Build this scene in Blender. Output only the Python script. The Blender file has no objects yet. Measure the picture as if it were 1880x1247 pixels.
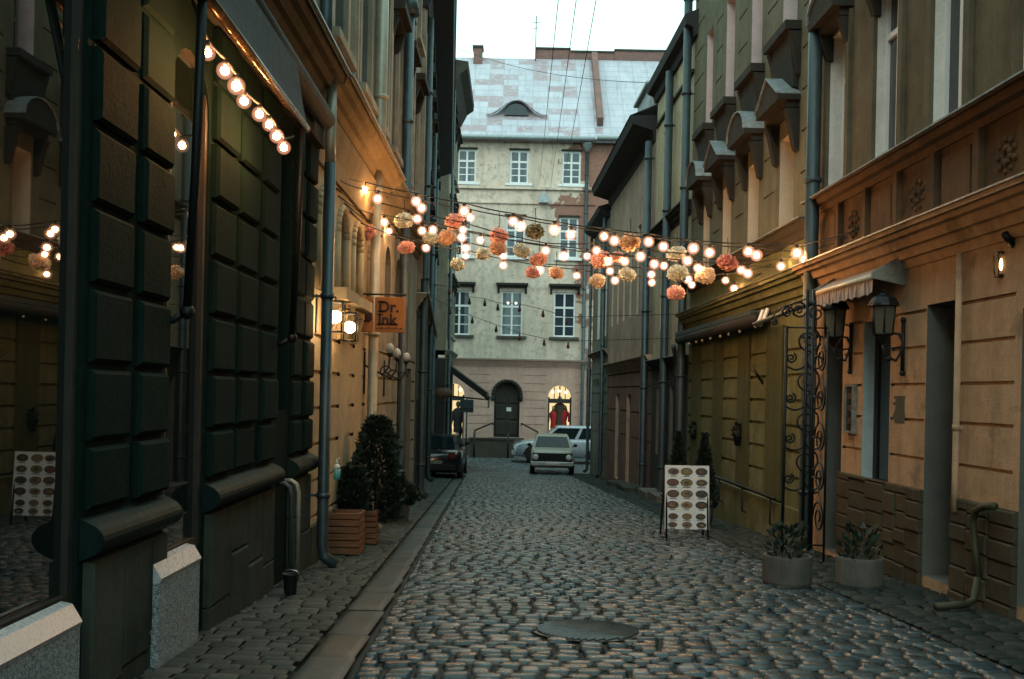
import bpy, bmesh, math, random
from mathutils import Vector, Matrix
random.seed(7)
R = math.radians
sc = bpy.context.scene
COL = sc.collection

# ------------------------------------------------------------------ camera
FPX, CX, CY, ROLL = 1828.0, 940.0, 720.0, R(1.2)
cr, sr = math.cos(ROLL), math.sin(ROLL)
cam_d = bpy.data.cameras.new('camera'); cam = bpy.data.objects.new('camera', cam_d); COL.objects.link(cam)
cam.matrix_world = Matrix.Rotation(R(90), 4, 'X') @ Matrix.Rotation(ROLL, 4, 'Z')
cam_d.sensor_width = 36.0; cam_d.lens = 36.0 * FPX / 1880.0
cam_d.shift_y = (CY - 623.5) / 1880.0
cam_d.clip_start = 0.05; cam_d.clip_end = 500
sc.camera = cam

def ray(px, py):
    u, v = px - CX, CY - py
    return Vector(((u * cr - v * sr) / FPX, 1.0, (u * sr + v * cr) / FPX))
def at(px, py, Y): return ray(px, py) * Y
def gz(Y): return -min(3.15, 1.3 + .0465 * Y)
def gp(px, py):
    d = ray(px, py); Y = 1.3 / (-d.z - .0465) if -d.z > .0465 else 60
    if Y > 39.8 or Y < 0: Y = 3.15 / -d.z
    return d * Y

# ------------------------------------------------------------------ mesh builder
class Fr:
    def __init__(s, O, D, N): s.O, s.D, s.N = Vector((O[0], O[1], 0)), Vector((D[0], D[1], 0)).normalized(), Vector((N[0], N[1], 0)).normalized()
    def p(s, a, z, n=0): return s.O + s.D * a + s.N * n + Vector((0, 0, z))
def on(F, px, py):
    d = ray(px, py); t = F.O.dot(F.N) / d.dot(F.N); q = d * t
    return (q - F.O).dot(F.D), q.z
def line_frame(a, b, side):
    d = Vector((b[0] - a[0], b[1] - a[1], 0)).normalized()
    n = Vector((d.y, -d.x, 0)) if side == 'L' else Vector((-d.y, d.x, 0))
    return Fr(a, d, n)
WF = Fr((0, 0), (1, 0), (0, 1))          # world: s = x, n = y

class MB:
    def __init__(s): s.v, s.f, s.m, s.sm = [], [], [], []
    def add(s, vs, fs, m=0, smooth=False):
        o = len(s.v); s.v.extend(Vector(v) for v in vs)
        for f in fs: s.f.append([i + o for i in f]); s.m.append(m); s.sm.append(smooth)
        return s
    def quad(s, a, b, c, d, m=0): return s.add([a, b, c, d], [(0, 1, 2, 3)], m)
    def box(s, F, s0, s1, z0, z1, n0, n1, m=0):
        vs = [F.p(a, z, n) for a in (s0, s1) for z in (z0, z1) for n in (n0, n1)]
        return s.add(vs, [(0, 1, 3, 2), (4, 6, 7, 5), (0, 4, 5, 1), (2, 3, 7, 6), (0, 2, 6, 4), (1, 5, 7, 3)], m)
    def block(s, F, s0, s1, z0, z1, n0, n1, ch, m=0):
        vs = [F.p(a, z, n0) for a, z in ((s0, z0), (s1, z0), (s1, z1), (s0, z1))]
        vs += [F.p(a, z, n1 - ch) for a, z in ((s0, z0), (s1, z0), (s1, z1), (s0, z1))]
        vs += [F.p(a, z, n1) for a, z in ((s0 + ch, z0 + ch), (s1 - ch, z0 + ch), (s1 - ch, z1 - ch), (s0 + ch, z1 - ch))]
        fs = []
        for k in range(4):
            j = (k + 1) % 4
            fs += [(k, j, 4 + j, 4 + k), (4 + k, 4 + j, 8 + j, 8 + k)]
        return s.add(vs, fs + [(8, 9, 10, 11), (3, 2, 1, 0)], m)
    def prism(s, F, poly, n0, n1, m=0):
        k = len(poly)
        vs = [F.p(a, z, n0) for a, z in poly] + [F.p(a, z, n1) for a, z in poly]
        return s.add(vs, [tuple(range(k))[::-1], tuple(range(k, 2 * k))] + [(i, (i + 1) % k, k + (i + 1) % k, k + i) for i in range(k)], m)
    def profile(s, F, s0, s1, prof, m=0):     # prof: list of (n, z), extruded along s
        k = len(prof)
        vs = [F.p(s0, z, n) for n, z in prof] + [F.p(s1, z, n) for n, z in prof]
        return s.add(vs, [tuple(range(k)), tuple(range(k, 2 * k))[::-1]] + [(i, (i + 1) % k, k + (i + 1) % k, k + i) for i in range(k)], m)
    def tube(s, pts, r, seg=8, m=0, caps=True):
        pts = [Vector(p) for p in pts]; n = len(pts); vs, fs = [], []
        rr = r if isinstance(r, (list, tuple)) else [r] * n
        prev = None
        for i, p in enumerate(pts):
            t = (pts[min(i + 1, n - 1)] - pts[max(i - 1, 0)])
            t = t.normalized() if t.length > 1e-9 else Vector((0, 0, 1))
            if prev is None:
                a = t.cross(Vector((0, 0, 1)) if abs(t.z) < .9 else Vector((1, 0, 0))).normalized()
            else:
                a = (prev - t * prev.dot(t)).normalized()
            prev = a; b = t.cross(a)
            for k in range(seg):
                g = 2 * math.pi * k / seg
                vs.append(p + (a * math.cos(g) + b * math.sin(g)) * rr[i])
        for i in range(n - 1):
            for k in range(seg):
                j = (k + 1) % seg
                fs.append((i * seg + k, i * seg + j, (i + 1) * seg + j, (i + 1) * seg + k))
        if caps: fs += [tuple(range(seg))[::-1], tuple(range((n - 1) * seg, n * seg))]
        return s.add(vs, fs, m, True)
    def lathe(s, c, prof, seg=16, m=0, smooth=True, squash=(1, 1)):
        c = Vector(c); vs, fs = [], []; n = len(prof)
        for r, z in prof:
            for k in range(seg):
                g = 2 * math.pi * k / seg
                vs.append(c + Vector((math.cos(g) * r * squash[0], math.sin(g) * r * squash[1], z)))
        for i in range(n - 1):
            for k in range(seg):
                j = (k + 1) % seg
                fs.append((i * seg + k, i * seg + j, (i + 1) * seg + j, (i + 1) * seg + k))
        fs += [tuple(range(seg))[::-1], tuple(range((n - 1) * seg, n * seg))]
        return s.add(vs, fs, m, smooth)
    def ball(s, c, r, seg=12, rings=8, m=0, sq=(1, 1, 1)):
        c = Vector(c)
        prof = [(max(1e-4, math.sin(math.pi * i / rings)) * r, -math.cos(math.pi * i / rings) * r * sq[2]) for i in range(rings + 1)]
        return s.lathe(c, prof, seg, m, True, (sq[0], sq[1]))
    def build(s, name, mats, parent=None, loc=None, recalc=True):
        base = Vector(loc) if loc is not None else Vector((0, 0, 0))
        if parent is not None:
            base = Vector((0, 0, 0)); q = parent
            while q is not None: base += q.location; q = q.parent
        me = bpy.data.meshes.new(name)
        me.from_pydata([tuple(v - base) for v in s.v], [], s.f)
        for m in (mats if isinstance(mats, (list, tuple)) else [mats]): me.materials.append(m)
        me.polygons.foreach_set('material_index', s.m)
        me.polygons.foreach_set('use_smooth', s.sm)
        if recalc:
            bm = bmesh.new(); bm.from_mesh(me); bmesh.ops.recalc_face_normals(bm, faces=bm.faces); bm.to_mesh(me); bm.free()
        o = bpy.data.objects.new(name, me); COL.objects.link(o)
        if parent is not None: o.parent = parent
        else: o.location = base
        return o

def tag(o, label, cat=None, group=None, kind=None):
    o['label'] = label
    if cat: o['category'] = cat
    if group: o['group'] = group
    if kind: o['kind'] = kind
    return o
def thing(name, label, cat, loc, group=None):
    o = bpy.data.objects.new(name, None); o.empty_display_size = .2; COL.objects.link(o); o.location = Vector(loc)
    return tag(o, label, cat, group)

# ------------------------------------------------------------------ materials
class NT:
    def __init__(s, name):
        s.mat = bpy.data.materials.new(name); s.mat.use_nodes = True; s.t = s.mat.node_tree; s.n = s.t.nodes
        s.b = s.n['Principled BSDF']
    def node(s, typ, **kw):
        n = s.n.new(typ)
        for k, v in kw.items(): setattr(n, k, v)
        return n
    def link(s, a, b): s.t.links.new(a, b)
    def pos(s): return s.node('ShaderNodeNewGeometry').outputs['Position']
    def mapped(s, scale, src=None):
        m = s.node('ShaderNodeMapping'); m.inputs['Scale'].default_value = scale; s.link(src or s.pos(), m.inputs[0]); return m.outputs[0]
    def noise(s, vec, scale, detail=4, rough=.6):
        n = s.node('ShaderNodeTexNoise'); n.inputs['Scale'].default_value = scale; n.inputs['Detail'].default_value = detail
        n.inputs['Roughness'].default_value = rough; s.link(vec, n.inputs['Vector']); return n.outputs['Fac']
    def ramp(s, fac, *stops):
        n = s.node('ShaderNodeValToRGB'); e = n.color_ramp.elements
        while len(e) < len(stops): e.new(.5)
        for k, (p, c) in enumerate(stops): e[k].position = p; e[k].color = (c, c, c, 1) if isinstance(c, (int, float)) else (*c[:3], 1)
        s.link(fac, n.inputs[0]); return n.outputs['Color']
    def mix(s, fac, a, b, typ='MIX'):
        n = s.node('ShaderNodeMix', data_type='RGBA', blend_type=typ)
        for sock, val in ((n.inputs[0], fac), (n.inputs[6], a), (n.inputs[7], b)):
            if isinstance(val, (int, float)): sock.default_value = val
            elif isinstance(val, tuple): sock.default_value = (*val[:3], 1)
            else: s.link(val, sock)
        return n.outputs[2]
    def bump(s, h, strength=.3, dist=.02):
        n = s.node('ShaderNodeBump'); n.inputs['Strength'].default_value = strength; n.inputs['Distance'].default_value = dist
        s.link(h, n.inputs['Height']); s.link(n.outputs[0], s.b.inputs['Normal'])

def plaster(name, c, c2, c3=None, streak=.5, rough=.9, bump=.35, patch=(.56, .66), spec=.25):
    t = NT(name); p = t.pos()
    big = t.noise(p, .9, 6, .65); mid = t.noise(p, 4.5, 5, .7); st = t.noise(t.mapped((3.2, 3.2, .22), p), 1.6, 5, .65); fine = t.noise(p, 45, 3, .7)
    col = t.mix(t.ramp(big, (.36, 0), (.66, 1)), c, c2)
    col = t.mix(t.ramp(st, (.42, 0), (.72, streak)), col, tuple(x * .38 for x in c2))
    col = t.mix(t.ramp(mid, (.4, 0), (.75, .4)), col, tuple(x * 1.35 for x in c))
    if c3: col = t.mix(t.ramp(t.noise(p, 1.5, 7, .72), (patch[0], 0), (patch[1], .8)), col, c3)
    col = t.mix(t.ramp(fine, (.3, .25), (.7, 0)), col, tuple(x * .5 for x in c2))
    t.link(col, t.b.inputs['Base Color']); t.b.inputs['Roughness'].default_value = rough
    t.b.inputs['Specular IOR Level'].default_value = spec
    t.bump(t.mix(.4, mid, fine), bump, .02)
    return t.mat
def plain(name, c, rough=.6, metal=0, var=.35, scale=14, spec=.5, coat=0):
    t = NT(name); n = t.noise(t.pos(), scale, 4, .65)
    col = t.mix(t.ramp(n, (.3, 0), (.75, 1)), tuple(x * (1 - var) for x in c), tuple(min(1, x * (1 + var)) for x in c))
    t.link(col, t.b.inputs['Base Color']); t.b.inputs['Metallic'].default_value = metal
    t.b.inputs['Specular IOR Level'].default_value = spec
    t.link(t.ramp(n, (.3, max(0, rough - .1)), (.7, min(1, rough + .1))), t.b.inputs['Roughness'])
    t.b.inputs['Coat Weight'].default_value = coat
    return t.mat
def emit(name, c, e, base=(.02, .02, .02)):
    t = NT(name); t.b.inputs['Base Color'].default_value = (*base, 1)
    t.b.inputs['Emission Color'].default_value = (*c, 1); t.b.inputs['Emission Strength'].default_value = e
    return t.mat
def glass(name, c=(.008, .012, .014), rough=.02, ior=1.6, wob=.04):
    t = NT(name); t.b.inputs['Base Color'].default_value = (*c, 1); t.b.inputs['Roughness'].default_value = rough
    t.b.inputs['IOR'].default_value = ior
    t.bump(t.noise(t.pos(), 1.3, 1, .4), wob, .02)
    return t.mat

M = {}
M['dark_stone'] = plaster('dark_painted_stone', (.011, .026, .022), (.007, .018, .015), streak=.3, rough=.9, spec=.06, bump=.7)
M['plinth'] = plaster('plinth_stone', (.085, .09, .07), (.04, .048, .04), (.065, .05, .033), streak=.5, spec=.1)
M['moulding'] = plain('dark_moulding_paint', (.008, .021, .019), .6, spec=.10)
def granite():
    t = NT('grey_granite'); p = t.pos(); v = t.node('ShaderNodeTexVoronoi'); v.inputs['Scale'].default_value = 130; t.link(p, v.inputs['Vector'])
    sep = t.node('ShaderNodeSeparateColor'); t.link(v.outputs['Color'], sep.inputs[0])
    t.link(t.ramp(sep.outputs[0], (.1, (.10, .11, .115)), (.5, (.26, .27, .28)), (.9, (.46, .46, .47))), t.b.inputs['Base Color'])
    t.b.inputs['Roughness'].default_value = .55
    return t.mat
M['granite'] = granite()
M['granite_top'] = plain('polished_granite_top', (.62, .58, .60), .3, var=.15, scale=60)
M['yellow_wall'] = plaster('warm_cream_plaster', (.52, .42, .27), (.38, .30, .185), (.34, .31, .28), streak=.35)
M['grey_upper'] = plaster('weathered_grey_plaster', (.40, .345, .26), (.23, .195, .145), (.25, .17, .10), streak=.6)
M['brown_upper'] = plaster('stained_brown_plaster', (.42, .35, .275), (.23, .185, .14), (.25, .15, .11), streak=.7)
M['cornice_l'] = plaster('ochre_cornice_plaster', (.40, .30, .18), (.25, .18, .10), streak=.3)
M['dark_eave'] = plain('blackened_eave_timber', (.018, .018, .019), .85, var=.4)
M['dark_wall'] = plaster('streaked_dark_plaster', (.07, .065, .055), (.04, .04, .035), streak=.5)  # dark wall colour with streaks
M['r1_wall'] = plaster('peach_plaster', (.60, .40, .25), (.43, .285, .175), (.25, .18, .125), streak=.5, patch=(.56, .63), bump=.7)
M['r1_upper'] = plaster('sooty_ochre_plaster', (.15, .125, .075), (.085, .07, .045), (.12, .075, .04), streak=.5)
M['rust_frieze'] = plaster('rusty_frieze_plaster', (.17, .092, .045), (.08, .046, .025), (.06, .045, .03), streak=.5, patch=(.53, .62))
M['r2_wall'] = plaster('olive_yellow_plaster', (.165, .178, .085), (.095, .108, .05), (.20, .20, .14), streak=.6, patch=(.55, .62), bump=.5)
M['r2_pil'] = plaster('darker_olive_pilaster', (.085, .092, .042), (.06, .066, .03), streak=.4)
M['r2_upper'] = plaster('olive_grey_plaster', (.18, .165, .105), (.11, .10, .065), streak=.5)
M['hood'] = plaster('sooty_window_hood', (.048, .042, .033), (.025, .023, .02), streak=.4)
M['r3_wall'] = plaster('pale_cream_plaster', (.55, .45, .30), (.38, .305, .20), (.36, .28, .2), streak=.45)
M['r4_wall'] = plaster('red_brown_plaster', (.50, .36, .27), (.32, .22, .165), (.50, .41, .31), streak=.6)
M['r4_low'] = plaster('brick_red_plinth_plaster', (.27, .14, .105), (.16, .10, .08), (.18, .17, .14), streak=.7)
M['r5_wall'] = plaster('green_grey_plaster', (.23, .24, .185), (.15, .16, .13), streak=.5)
M['white_reveal'] = plaster('whitewashed_reveal', (.70, .67, .63), (.55, .52, .48), streak=.2, bump=.1)
M['pink_reveal'] = plaster('pinkish_reveal', (.62, .50, .50), (.5, .4, .4), streak=.25, bump=.1)
M['cream_reveal'] = plaster('cream_reveal', (.62, .53, .40), (.52, .44, .33), streak=.2, bump=.1)
M['grey_reveal'] = plaster('grey_reveal', (.16, .16, .14), (.11, .11, .10), streak=.3, bump=.15)
M['blue_reveal'] = plaster('pale_blue_reveal', (.46, .55, .55), (.32, .38, .38), streak=.3, bump=.15)
M['olive_reveal'] = plaster('olive_reveal', (.13, .11, .055), (.09, .08, .04), streak=.3)
M['white_frame'] = plain('white_window_paint', (.78, .77, .76), .45, var=.06)
M['dull_frame'] = plain('dull_window_paint', (.22, .21, .18), .6)
M['dark_frame'] = plain('dark_brown_timber', (.035, .028, .022), .6)
M['glass'] = glass('window_glass')
M['glass_blue'] = glass('bluish_window_glass', (.03, .042, .06), .05, 1.7, .25)  # bluish base colour for the panes of the pale house
M['shop_glass'] = glass('shop_window_glass', (.006, .010, .009), .012, 2.3, .01)
M['pipe'] = plain('zinc_drainpipe', (.065, .09, .10), .45, metal=.5, var=.3, scale=5)
M['pipe_dark'] = plain('dark_drainpipe', (.045, .065, .07), .5, metal=.3, var=.3, scale=5)
M['pipe_pale'] = plain('pale_drainpipe', (.36, .34, .27), .42, metal=.35, var=.2, scale=5)
M['iron'] = plain('black_iron', (.012, .015, .016), .5, metal=.4)
M['cable'] = plain('black_cable', (.012, .012, .013), .7)
M['stone_ledge'] = plaster('ledge_stone', (.25, .21, .14), (.15, .125, .085), streak=.4)
M['tin_edge'] = plain('tin_flashing', (.32, .35, .36), .4, metal=.4)
M['wood'] = None
M['concrete'] = plaster('rough_concrete', (.19, .175, .145), (.10, .098, .085), streak=.5)
M['soil'] = plain('dark_soil', (.02, .017, .012), .95)
M['rubber'] = plain('black_rubber', (.012, .012, .012), .85)
M['chrome'] = plain('dull_steel', (.35, .36, .37), .3, metal=.9, var=.1)
def wood(name, c):
    t = NT(name); p = t.pos(); n = t.noise(t.mapped((3, 3, 40), p), 1.5, 5, .6)
    t.link(t.mix(t.ramp(n, (.3, 0), (.7, 1)), tuple(x * .55 for x in c), tuple(x * 1.25 for x in c)), t.b.inputs['Base Color'])
    t.b.inputs['Roughness'].default_value = .65; t.bump(n, .3, .01); return t.mat
M['wood'] = wood('red_brown_planks', (.21, .078, .03)); M['wood_dark'] = wood('old_dark_planks', (.055, .05, .035))
def leafmat(name, c):
    t = NT(name); oi = t.noise(t.pos(), 9, 3, .6)
    t.link(t.mix(t.ramp(oi, (.3, 0), (.7, 1)), tuple(x * .45 for x in c), tuple(x * 1.4 for x in c)), t.b.inputs['Base Color'])
    t.b.inputs['Roughness'].default_value = .6; return t.mat
M['leaf'] = leafmat('evergreen_leaf', (.012, .027, .014)); M['leaf2'] = leafmat('dark_conifer_leaf', (.012, .025, .015))
M['stem'] = plain('woody_stem', (.05, .038, .025), .9)

# brick patches on the pale far house
def far_plaster():
    t = NT('peeling_pale_plaster'); p = t.pos()
    sx = t.node('ShaderNodeSeparateXYZ'); t.link(p, sx.inputs[0])
    cb = t.node('ShaderNodeCombineXYZ'); t.link(sx.outputs[0], cb.inputs[0]); t.link(sx.outputs[2], cb.inputs[1])
    br = t.node('ShaderNodeTexBrick'); br.inputs['Scale'].default_value = 4.2; t.link(cb.outputs[0], br.inputs['Vector'])
    br.inputs['Color1'].default_value = (.33, .115, .075, 1); br.inputs['Color2'].default_value = (.22, .075, .05, 1); br.inputs['Mortar'].default_value = (.33, .27, .22, 1)
    br.inputs['Mortar Size'].default_value = .025
    big = t.noise(p, .55, 6, .65); mid = t.noise(p, 3, 6, .7); st = t.noise(t.mapped((2.2, 2.2, .25), p), 1.2, 5, .65)
    col = t.mix(t.ramp(big, (.35, 0), (.65, 1)), (.63, .49, .40), (.76, .60, .495))
    col = t.mix(t.ramp(st, (.47, 0), (.75, .6)), col, (.24, .20, .155))
    col = t.mix(t.ramp(mid, (.5, 0), (.64, .75)), col, (.36, .30, .24))
    col = t.mix(t.ramp(t.noise(p, 1.7, 7, .75), (.60, 0), (.635, .7)), col, (.74, .66, .56))
    col = t.mix(t.ramp(t.noise(t.mapped((1.3, 1.3, 1), p), 2.3, 7, .75), (.60, 0), (.66, .7)), col, (.22, .18, .14))
    # exposed brick: where the plaster fell off, mostly by the right end of the house
    ma = t.node('ShaderNodeMath', operation='MULTIPLY_ADD'); t.link(sx.outputs[0], ma.inputs[0]); ma.inputs[1].default_value = .15; ma.inputs[2].default_value = -.30
    zz = t.node('ShaderNodeMath', operation='SUBTRACT'); t.link(sx.outputs[2], zz.inputs[0]); zz.inputs[1].default_value = 9.2
    za = t.node('ShaderNodeMath', operation='ABSOLUTE'); t.link(zz.outputs[0], za.inputs[0])
    zb = t.node('ShaderNodeMath', operation='MULTIPLY'); t.link(za.outputs[0], zb.inputs[0]); zb.inputs[1].default_value = -.032
    ad = t.node('ShaderNodeMath', operation='ADD'); t.link(ma.outputs[0], ad.inputs[0]); t.link(zb.outputs[0], ad.inputs[1])
    ad2 = t.node('ShaderNodeMath', operation='ADD'); t.link(ad.outputs[0], ad2.inputs[0]); t.link(t.noise(p, .75, 6, .62), ad2.inputs[1])
    mask = t.ramp(ad2.outputs[0], (.565, 0), (.60, 1))
    col = t.mix(mask, col, br.outputs['Color'])
    t.link(col, t.b.inputs['Base Color']); t.b.inputs['Roughness'].default_value = .92
    t.bump(t.mix(.5, mid, mask), .4, .03)
    return t.mat
M['far_wall'] = far_plaster()
M['far_low'] = plaster('pink_beige_plaster', (.68, .42, .345), (.54, .335, .275), streak=.2)
M['far_plinth'] = plaster('brown_plinth', (.12, .105, .085), (.08, .07, .055))
def brickmat():
    t = NT('old_red_brick'); p = t.pos(); sx = t.node('ShaderNodeSeparateXYZ'); t.link(p, sx.inputs[0])
    ax = t.node('ShaderNodeMath', operation='ADD'); t.link(sx.outputs[0], ax.inputs[0]); t.link(sx.outputs[1], ax.inputs[1])
    cb = t.node('ShaderNodeCombineXYZ'); t.link(ax.outputs[0], cb.inputs[0]); t.link(sx.outputs[2], cb.inputs[1])
    br = t.node('ShaderNodeTexBrick'); br.inputs['Scale'].default_value = 4; t.link(cb.outputs[0], br.inputs['Vector'])
    br.inputs['Color1'].default_value = (.27, .10, .08, 1); br.inputs['Color2'].default_value = (.15, .07, .06, 1); br.inputs['Mortar'].default_value = (.22, .18, .16, 1)
    col = t.mix(t.ramp(t.noise(p, 1.2, 5, .7), (.45, 0), (.7, .7)), br.outputs['Color'], (.10, .085, .085))
    t.link(col, t.b.inputs['Base Color']); t.b.inputs['Roughness'].default_value = .95; return t.mat
M['brick'] = brickmat()
def roofmat():
    t = NT('sheet_metal_roof'); p = t.pos(); sx = t.node('ShaderNodeSeparateXYZ'); t.link(p, sx.inputs[0])
    cb = t.node('ShaderNodeCombineXYZ'); t.link(sx.outputs[0], cb.inputs[0]); t.link(sx.outputs[2], cb.inputs[1])
    br = t.node('ShaderNodeTexBrick'); br.offset = 0.0; br.inputs['Scale'].default_value = 1.0; t.link(cb.outputs[0], br.inputs['Vector'])
    br.inputs['Brick Width'].default_value = .78; br.inputs['Row Height'].default_value = .42; br.inputs['Mortar Size'].default_value = .018
    br.inputs['Color1'].default_value = (0, 0, 0, 1); br.inputs['Color2'].default_value = (1, 1, 1, 1); br.inputs['Mortar'].default_value = (.3, .3, .3, 1)
    col = t.mix(t.ramp(t.noise(p, 1.1, 4, .6), (.3, 0), (.7, 1)), (.39, .375, .43), (.49, .47, .53))
    col = t.mix(t.ramp(t.noise(t.mapped((3.5, .5, .5), p), 1.4, 6, .7), (.5, 0), (.68, .55)), col, (.25, .215, .225))
    sp = t.ramp(t.noise(p, 3.5, 6, .72), (.36, 0), (.50, 1))
    rd = t.node('ShaderNodeMath', operation='MULTIPLY'); t.link(t.ramp(br.outputs['Color'], (.56, 0), (.68, 1)), rd.inputs[0]); t.link(sp, rd.inputs[1])
    fx = t.node('ShaderNodeMath', operation='LESS_THAN'); t.link(sx.outputs[0], fx.inputs[0]); fx.inputs[1].default_value = 4.3
    rd2 = t.node('ShaderNodeMath', operation='MULTIPLY'); t.link(rd.outputs[0], rd2.inputs[0]); t.link(fx.outputs[0], rd2.inputs[1])
    col = t.mix(rd2.outputs[0], col, (.33, .235, .255))
    col = t.mix(t.ramp(br.outputs['Fac'], (.4, 0), (.6, .55)), col, (.20, .23, .26))
    t.link(col, t.b.inputs['Base Color']); t.b.inputs['Roughness'].default_value = .55; t.b.inputs['Metallic'].default_value = .1
    t.bump(br.outputs['Fac'], .3, .03); return t.mat
M['roof'] = roofmat()

def stonemat(name, lo, hi, rough, attr='tone', spec=.6):
    t = NT(name); p = t.pos(); a = t.node('ShaderNodeAttribute', attribute_name=attr)
    n = t.noise(p, 30, 5, .7); n2 = t.noise(p, 1.1, 4, .6)
    col = t.mix(.5, a.outputs['Color'], t.ramp(n, (.25, lo), (.8, hi)), 'MULTIPLY')
    col = t.mix(t.ramp(n2, (.45, 0), (.7, .6)), col, (.05, .052, .045))
    t.link(col, t.b.inputs['Base Color'])
    t.link(t.ramp(n2, (.3, rough - .1), (.7, rough + .12)), t.b.inputs['Roughness'])
    t.b.inputs['Specular IOR Level'].default_value = spec
    t.bump(n, .45, .012); return t.mat
M['cobble'] = stonemat('wet_cobblestone', (.3, .32, .32), (.9, .9, .9), .22)
M['paver'] = stonemat('paving_setts', (.35, .36, .35), (.9, .9, .88), .65, spec=.18)
M['paver_dark'] = stonemat('dark_setts', (.35, .36, .35), (.9, .9, .88), .65, spec=.16)
M['kerb'] = stonemat('kerb_slab_stone', (.35, .38, .38), (.95, .97, .97), .5, spec=.3)
M['ground'] = plain('dark_joint_earth', (.022, .024, .020), .9, var=.5, scale=6)

# ------------------------------------------------------------------ building helpers
def wall(mb, F, s0, s1, z0, z1, ops=(), grooves=(), mw=0, gd=.03, mg=None):
    S, Z = {s0, s1}, {z0, z1}
    for o in ops: S |= {o['s0'], o['s1']}; Z |= {o['z0'], o['z1']}
    for g in grooves: Z |= {g[0], g[1]}; S |= {max(s0, g[2]), min(s1, g[3])}
    S = sorted(x for x in S if s0 <= x <= s1); Z = sorted(x for x in Z if z0 <= x <= z1)
    for a, b in zip(S, S[1:]):
        for c, d in zip(Z, Z[1:]):
            if b - a < 1e-5 or d - c < 1e-5: continue
            ms, mz = (a + b) / 2, (c + d) / 2
            if any(o['s0'] < ms < o['s1'] and o['z0'] < mz < o['z1'] for o in ops): continue
            if any(g[0] < mz < g[1] and g[2] < ms < g[3] for g in grooves):
                mb.quad(F.p(a, c, -gd), F.p(b, c, -gd), F.p(b, d, -gd), F.p(a, d, -gd), mw)
                mb.quad(F.p(a, c, 0), F.p(b, c, 0), F.p(b, c, -gd), F.p(a, c, -gd), mw)
                mb.quad(F.p(a, d, 0), F.p(b, d, 0), F.p(b, d, -gd), F.p(a, d, -gd), mw)
            else: mb.quad(F.p(a, c), F.p(b, c), F.p(b, d), F.p(a, d), mw)
    for o in ops:
        a, b, c, d, dp, m = o['s0'], o['s1'], o['z0'], o['z1'], o.get('d', .2), o.get('m', mw)
        top = d
        if o.get('arch'):
            r = (b - a) / 2; top = d - r; ms = (a + b) / 2; N = 10
            arc = [(ms - r * math.cos(math.pi * k / N), top + r * math.sin(math.pi * k / N)) for k in range(N + 1)]
            for k in range(N):
                (x0, y0), (x1, y1) = arc[k], arc[k + 1]
                mb.quad(F.p(x0, y0), F.p(x1, y1), F.p(x1, d), F.p(x0, d), mw)
                mb.quad(F.p(x0, y0), F.p(x1, y1), F.p(x1, y1, -dp), F.p(x0, y0, -dp), m)
        else: mb.quad(F.p(a, d), F.p(b, d), F.p(b, d, -dp), F.p(a, d, -dp), m)
        mb.quad(F.p(a, c), F.p(a, top), F.p(a, top, -dp), F.p(a, c, -dp), m)
        mb.quad(F.p(b, c), F.p(b, top), F.p(b, top, -dp), F.p(b, c, -dp), m)
        mb.quad(F.p(a, c), F.p(b, c), F.p(b, c, -dp), F.p(a, c, -dp), m)
    B = -.66
    mb.quad(F.p(s0, z0), F.p(s0, z1), F.p(s0, z1, B), F.p(s0, z0, B), mw)
    mb.quad(F.p(s1, z0), F.p(s1, z1), F.p(s1, z1, B), F.p(s1, z0, B), mw)
    mb.quad(F.p(s0, z1), F.p(s1, z1), F.p(s1, z1, B), F.p(s0, z1, B), mw)
def body(mb, F, s0, s1, z0, z1, deep=6, m=0): mb.box(F, s0, s1, z0, z1, -deep, -.66, m)

def window(B, F, o, cols=2, rows=2, transom=None, mat='white_frame', gl='glass', fw=.055, bar=.025, off=.0, name='window'):
    a, b, c, d, n = o['s0'], o['s1'], o['z0'], o['z1'], -o.get('d', .2) + off
    mb = MB(); f = n + .05
    mb.box(F, a, a + fw, c, d, n, f); mb.box(F, b - fw, b, c, d, n, f)
    mb.box(F, a + fw, b - fw, c, c + fw, n, f - .002); mb.box(F, a + fw, b - fw, d - fw, d, n, f - .002)
    ft = f - .004
    if transom:
        zt = c + (d - c) * transom; mb.box(F, a + fw, b - fw, zt - fw * .6, zt + fw * .6, n, f + .004)
    else: zt = d - fw
    for k in range(1, cols):
        x = a + (b - a) * k / cols; mb.box(F, x - fw * .55, x + fw * .55, c + fw, d - fw, n, ft + .002)
    for k in range(1, rows):
        z = c + fw + (zt - c - fw) * k / rows; mb.box(F, a + fw, b - fw, z - bar / 2, z + bar / 2, n, ft - .008)
    w = mb.build(name, M[mat], B)
    g = MB(); g.box(F, a, b, c, d, n - .02, n + .018); g.build('pane', M[gl], w)
    return w
def op(F, px0, px1, pyt, pyb, pxt=None, **kw):
    s0, _ = on(F, px0, 700); s1, _ = on(F, px1, 700); s0, s1 = min(s0, s1), max(s0, s1)
    pxt = pxt if pxt is not None else (px0 + px1) / 2
    return dict(s0=s0, s1=s1, z0=on(F, pxt, pyb)[1], z1=on(F, pxt, pyt)[1], **kw)
def pipe(B, F, s, z0, z1, r=.055, n=.1, mat='pipe', foot=True, name='drainpipe'):
    mb = MB(); pts = [F.p(s, z1, n), F.p(s, z0 + .25, n)]
    pts += [F.p(s, z0 + .14, n + .02), F.p(s, z0 + .06, n + .14)] if foot else [F.p(s, z0, n)]
    mb.tube(pts, r, 10)
    z = z0 + .7
    while z < z1 - .2:
        mb.tube([F.p(s, z, n), F.p(s, z + .05, n)], r * 1.22, 10); mb.box(F, s - .012, s + .012, z + .01, z + .035, -.02, n); z += 1.9
    return mb.build(name, M[mat], B)
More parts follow.
